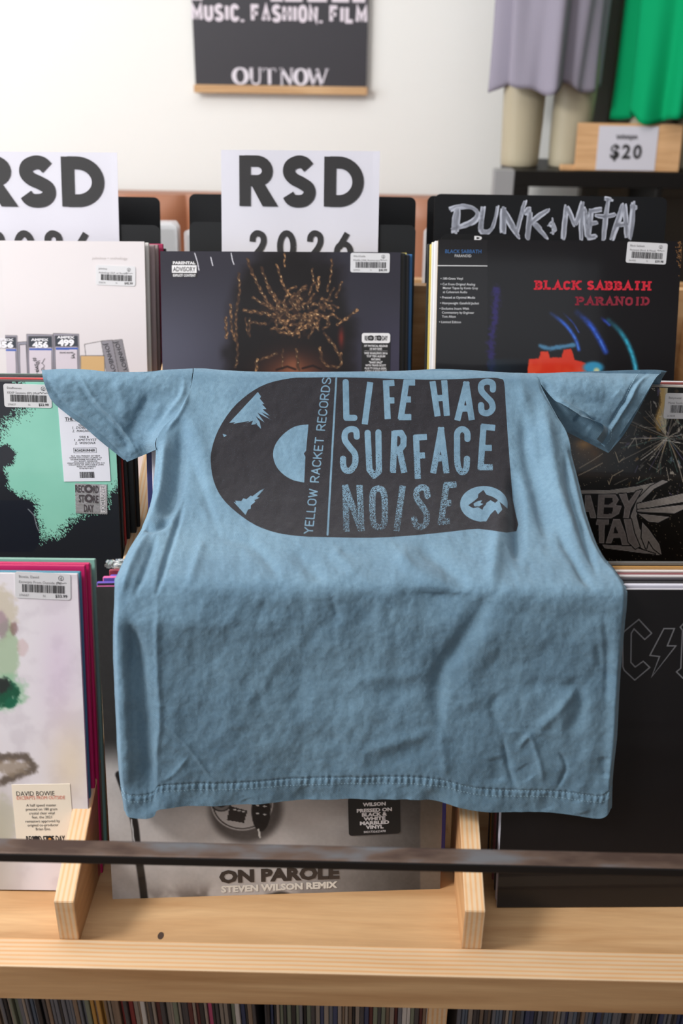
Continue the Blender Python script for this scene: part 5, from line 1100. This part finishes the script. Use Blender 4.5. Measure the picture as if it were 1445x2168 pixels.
# ---- poster
def wallpt(px_, py_, Y=3.14): return at(px_, py_, Y)
pT = wallpt(406, 0); pB = wallpt(416, 180); pR = wallpt(775, 180); x0, x1, zb = pB[0] - .003, pR[0], pB[2]
po = box('poster', (x0, 3.138, zb), (x1, 3.142, zb + .70), flat((54, 52, 58), .5)); tag(po, 'dark wall poster reading MUSIC, FASHION, FILM and OUT NOW, hung from wooden rods', 'poster')
M_rod = wood('poster_rod_oak', (214, 176, 132), (184, 142, 98), 'X')
box('hanging_rod', (x0 - .004, 3.124, zb - .020), (x1 + .004, 3.150, zb + .002), M_rod, po, .003); box('hanging_rod', (x0 - .004, 3.124, zb + .69), (x1 + .004, 3.150, zb + .71), M_rod, po, .003)
fx = lambda p: x0 + (x1 - x0) * (p - 413) / (774 - 413); zz = lambda py_: at(600, py_, 3.14)[2]
k = Ink(); stroke_text(k, 'MUSIC, FASHION, FILM', fx(411), fx(773), zz(47.5), zz(10) - zz(47.5), .0050, gap=.13)
for a, b in ((412, 436), (575, 600), (604, 640), (650, 690), (700, 735), (742, 768)): k.rect(fx(a), zz(3), fx(b), zz(-30))
k.build('lettering', lambda a, b: (a, 3.1365, b), flat((222, 212, 222)), po)
k = Ink(); zA, zB = zz(179), zz(145); hh = zB - zA
def serif(ch, xa, xb):
    w_ = xb - xa; f_ = lambda a, b: (xa + a * w_, zA + b * hh); thick, thin = .0075, .0022
    def bar(a, b): k.rect(f_(a, 0)[0] - .004, f_(0, b)[1] - .0012, f_(a, 0)[0] + .004 + .002, f_(0, b)[1] + .0012)
    if ch == 'O':
        p = arc(xa + w_ / 2, zA + hh / 2, w_ / 2 - .003, hh / 2 - .001, 0, 345, 24); k.stroke(p, [thin + (thick - thin) * abs(math.cos(R(i * 345 / 24))) ** 1.5 * .8 for i in range(25)], True)
    if ch == 'U': k.stroke([f_(.2, 1), f_(.2, .3)], thick * .6); k.stroke([f_(.2, .35), f_(.3, .06), f_(.55, .0), f_(.78, .1), f_(.82, .4), f_(.82, 1)], thin); bar(.2, 1); bar(.82, 1)
    if ch == 'T': k.stroke([f_(.5, 1), f_(.5, 0)], thick * .6); k.rect(*f_(0, .95), *f_(1, 1.0)); k.rect(f_(0, 0)[0], zB - hh * .22, f_(.06, 0)[0], zB); k.rect(f_(.94, 0)[0], zB - hh * .22, f_(1, 0)[0], zB)
    if ch == 'N': k.stroke([f_(.16, 0), f_(.16, 1)], thin); k.stroke([f_(.14, 1), f_(.84, 0)], thick * .6); k.stroke([f_(.84, 0), f_(.84, 1)], thin); bar(.1, 1); bar(.84, 1); bar(.14, 0)
    if ch == 'W': k.stroke([f_(.06, 1), f_(.3, 0)], thick * .55); k.stroke([f_(.3, 0), f_(.5, .9)], thin); k.stroke([f_(.46, 1), f_(.7, 0)], thick * .55); k.stroke([f_(.7, 0), f_(.95, 1)], thin); bar(.06, 1); bar(.93, 1)
for ch, a, b in (('O', 493, 524), ('U', 526, 555), ('T', 556, 584), ('N', 591, 621), ('O', 622, 650), ('W', 650, 693)): serif(ch, fx(a), fx(b))
k.build('lettering', lambda a, b: (a, 3.1365, b), flat((222, 216, 226)), po)
# ---- tan leather bench against the wall
M_leather = mat('tan_leather', (160, 106, 78), .45, bump=.3, bscale=220, var=.08, vscale=6)
be = tag(empty('bench', (-.2, 2.9, 0)), 'tan leather high-backed bench against the white wall behind the record rack', 'bench')
bt = at(360, 416, 2.86)[2]; xb = -1.3
for _ci in range(8):
    w_ = (1.3 + .338) / 8; ny, nz = 15, 24; A, B = np.meshgrid(np.linspace(-1, 1, ny), np.linspace(0, 1, nz))
    P_ = np.stack([xb + w_ / 2 + A * w_ / 2, 2.90 - .035 * (1 - np.abs(A) ** 3) * sstep(0, .05, B) * (1 - .9 * sstep(.94, 1, B)), .45 + (bt - .45) * B + 0 * A], -1)
    child(grid_mesh('back_cushion', P_, M_leather), be); xb += w_
o = box('bench_frame', (-1.3, 2.90, 0), (.338, 3.0, bt - .003), M_leather, None, .012); child(o, be)
child(box('seat', (-1.3, 2.42, .30), (.338, 2.90, .46), M_leather, None, .03, 3), be); child(box('plinth', (-1.28, 2.46, 0), (.33, 2.88, .30), flat((60, 48, 40)), None), be)
# ---- black-brown cube shelf
M_kx = mat('black_brown_shelf', (19, 17, 16), .45, spec=.3, var=.1, vscale=5)
c0 = at(1090, 361, 2.74); X0, ZT = c0[0], c0[2]; YF, YB = 2.74, 3.02
sh = tag(empty('cube_shelf', (X0 + .4, 2.93, 0)), 'black-brown open cube shelf carrying the two mannequins and the $20 sign', 'shelf')
def kb(nm, lo, hi): child(box(nm, lo, hi, M_kx, None, .0015, 1), sh)
cell = .335; X1 = X0 + .04 + 3 * cell + 2 * .016 + .04
kb('top_panel', (X0, YF, ZT - .04), (X1, YB, ZT)); kb('bottom_panel', (X0, YF, 0), (X1, YB, .04)); kb('side_panel', (X0, YF, .04), (X0 + .04, YB, ZT - .04)); kb('side_panel', (X1 - .04, YF, .04), (X1, YB, ZT - .04))
for i in (1, 2): kb('upright', (X0 + .04 + i * cell + (i - 1) * .016, YF, .04), (X0 + .04 + i * cell + i * .016, YB, ZT - .04))
zc = ZT - .04 - cell
while zc > .1: kb('shelf_board', (X0 + .04, YF, zc - .016), (X1 - .04, YB, zc)); zc -= cell + .016
xe = at(1048, 361, 2.74)[0]; child(box('end_panel', (xe, YF, 0), (X0 - .001, YF + .05, ZT), mat('grey_laminate', (150, 150, 152), .6), None, .001), sh)
# ---- door beyond the shelf
dl = at(1236, 300, 3.15)[0]
dr = struct(box('door_1', (dl + .05, 3.125, 0), (dl + .95, 3.158, 2.15), mat('dark_door_paint', (124, 112, 98), .6)));
struct(box('trim_1', (dl, 3.11, 0), (dl + .05, 3.16, 2.2), mat('dark_door_frame', (100, 96, 90), .55))); struct(box('trim_2', (dl + .95, 3.11, 0), (dl + 1.0, 3.16, 2.2), bpy.data.materials['dark_door_frame']))
box('door_panel', (dl + .15, 3.115, 1.1), (dl + .5, 3.126, 2.0), bpy.data.materials['dark_door_paint'], dr, .004); box('door_panel', (dl + .15, 3.115, .15), (dl + .5, 3.126, 1.0), bpy.data.materials['dark_door_paint'], dr, .004)
# ---- mannequins and their shirts
M_man = mat('linen_mannequin', (178, 168, 144), .45, var=.07, vscale=10, bump=.2, bscale=300)
def skin(name, verts, edges, rad, m_):
    me = bpy.data.meshes.new(name); me.from_pydata(verts, edges, []); o = bpy.data.objects.new(name, me); COL.objects.link(o)
    md = o.modifiers.new('skin', 'SKIN'); md.use_smooth_shade = True
    for i, rr in enumerate(rad): me.skin_vertices[0].data[i].radius = rr if isinstance(rr, tuple) else (rr, rr)
    me.skin_vertices[0].data[0].use_root = True
    sb = o.modifiers.new('sub', 'SUBSURF'); sb.levels = 2; sb.render_levels = 2
    ev = bpy.data.meshes.new_from_object(o.evaluated_get(bpy.context.evaluated_depsgraph_get())); bpy.data.objects.remove(o)
    for v_ in ev.vertices: v_.co.z = max(v_.co.z, ZT + .0008)
    ev.materials.clear(); ev.materials.append(m_); ev.shade_smooth(); return link(bpy.data.objects.new(name, ev))
def form(cx, cy, lab, lx):
    z = ZT; l, r_2 = cx - lx, cx + lx
    V_ = [(cx, cy, z + .46), (l, cy, z + .37), (l - .003, cy - .01, z + .22), (l, cy, z + .10), (l, cy, z - .05), (r_2, cy, z + .37), (r_2 + .003, cy - .01, z + .22), (r_2, cy, z + .10), (r_2, cy, z - .05), (cx, cy, z + .66), (cx, cy, z + .85), (cx, cy, z + .98), (cx - .15, cy, z + .97), (cx + .15, cy, z + .97), (cx, cy, z + 1.06)]
    E_ = [(0, 1), (1, 2), (2, 3), (3, 4), (0, 5), (5, 6), (6, 7), (7, 8), (0, 9), (9, 10), (10, 11), (11, 12), (11, 13), (11, 14)]
    rd = [(.07, .06), .050, .062, .059, .053, .050, .062, .059, .053, (.10, .08), (.12, .09), (.11, .07), .05, .05, .045]
    return tag(skin('mannequin', V_, E_, rd, M_man), lab, 'mannequin')
def tee(name, cx, cy, zl, zr, w0, w1, m_, lab, ph, sl):
    na, nz = 220, 60; A, B = np.meshgrid(np.linspace(0, 2 * math.pi, na), np.linspace(0, 1, nz)); top = ZT + .98
    th = A; hz = zl + (zr - zl) * (np.cos(th) * .5 + .5) + .010 * np.sin(th * 5 + ph) + .006 * np.sin(th * 9)
    zz_ = hz + (top - hz) * B; f_ = (1 - B) ** .8
    fold = 1 + f_ * (.13 * np.sin(th * 8 + ph + .9 * B + .6 * np.sin(th * 3)) + .07 * np.sin(th * 13 + 2 * ph - B) + .03 * np.sin(th * 3 + ph))
    rx = (w0 + (w1 - w0) * sstep(0, .8, B)) * (1 - .62 * sstep(.86, 1, B)); ry = (.122 + .01 * B) * (1 - .55 * sstep(.86, 1, B))
    P_ = np.stack([cx + rx * fold * np.cos(th), cy + ry * fold * np.sin(th), zz_], -1)
    sh_ = tag(empty(name, (cx, cy, zl)), lab, 'shirt')
    b_ = child(grid_mesh('body', P_, m_, flip=True), sh_); sd = b_.modifiers.new('thickness', 'SOLIDIFY'); sd.thickness = .003; sd.offset = -1
    for s_ in (-1, 1):
        A, B = np.meshgrid(np.linspace(0, 2 * math.pi, 40), np.linspace(0, 1, 12)); r_3 = .075 + .012 * B + .006 * np.sin(3 * A)
        sx = cx + s_ * (w1 * .55 + .10 * B * sl); P_ = np.stack([sx + r_3 * np.cos(A) * .8, cy + r_3 * np.sin(A), top - .05 - .20 * B + s_ * 0 * A + .03 * np.cos(A) * s_], -1)
        q_ = child(grid_mesh('sleeve', P_, m_, flip=True), sh_); sd = q_.modifiers.new('thickness', 'SOLIDIFY'); sd.thickness = .003
M_grey = mat('heather_grey_cotton', (146, 141, 156), .9, spec=.15, bump=.2, bscale=500); M_green = mat('bright_green_cotton', (0, 152, 96), .85, spec=.15, bump=.2, bscale=500)
yM = 2.85; a0 = at(1060, 195, yM - .1); a1 = at(1262, 190, yM - .1); cx1 = at(1153, 300, yM)[0]
form(cx1, yM, 'linen-coloured mannequin with bare thighs under a long grey shirt', at(1204, 300, yM)[0] - cx1)
tee('long_shirt', (a0[0] + a1[0]) / 2, yM, a0[2] + .010, a0[2] + .006, .128, .146, M_grey, 'heather grey long shirt on the mannequin beside the $20 sign', 1.0, .35)
g0 = at(1316, 250, yM - .08); cx2 = g0[0] + .155
form(cx2, yM, 'linen-coloured mannequin standing behind the $20 sign', .058)
tee('long_shirt', cx2, yM, g0[2] - .004, g0[2] + .012, .145, .165, M_green, 'bright green long shirt on the mannequin behind the $20 sign', 2.6, .35)
# ---- price sign
yS = 2.752; bl, br, tp, bt_ = at(1215, 357, yS), at(1432, 357, yS), at(1300, 262, yS), at(1300, 357, yS)
sg = tag(empty('sign_holder', (bl[0] + .14, yS, ZT)), 'wooden counter sign with a white card reading $20 on the black shelf', 'sign')
M_sw = wood('sign_beech', (222, 178, 132), (196, 150, 104), 'X'); hS = tp[2] - ZT
b_ = prism('board', [(yS - .004, ZT + .002), (yS + .004, ZT + .002), (yS + .020, ZT + hS), (yS + .012, ZT + hS)], bl[0], br[0] + .004, M_sw, None, .001); child(b_, sg)
child(box('foot', (bl[0] - .035, yS + .004, ZT), (br[0] + .004, yS + .024, ZT + .014), M_sw, None, .002), sg)
cz = lambda z_: yS - .0045 + (z_ - ZT) / hS * .016
xa, xb2 = at(1266, 300, yS)[0], at(1392, 300, yS)[0]; v_ = [(xa, cz(ZT + .004) - .001, ZT + .004), (xb2, cz(ZT + .004) - .001, ZT + .004), (xb2, cz(ZT + hS - .006) - .001, ZT + hS - .006), (xa, cz(ZT + hS - .006) - .001, ZT + hS - .006)]
pc = child(mesh_obj('price_card', v_ + [(a, b + .0006, c) for a, b, c in v_], [(0, 1, 2, 3), (7, 6, 5, 4), (0, 4, 5, 1), (1, 5, 6, 2), (2, 6, 7, 3), (3, 7, 4, 0)], M_white), sg)
k = Ink(); kx = (xb2 - xa) / 126.; zpx = lambda py_: ZT + .004 + (357 - py_) * hS / 95.
k.fit('$20', xa + 28 * kx, xa + 95 * kx, zpx(333), zpx(305) - zpx(333), off=.032, sp=1.25)
k.stroke(spline([(xa + (38 + i * 3.4) * kx, zpx(290 + (5 if i % 2 else -2) * (1.4 if i in (0, 4, 9) else 1))) for i in range(14)], 4), .0012)
q = k.build('lettering', lambda a, b: (a, cz(b) - .0022, b), M_ink); child(q, sg)
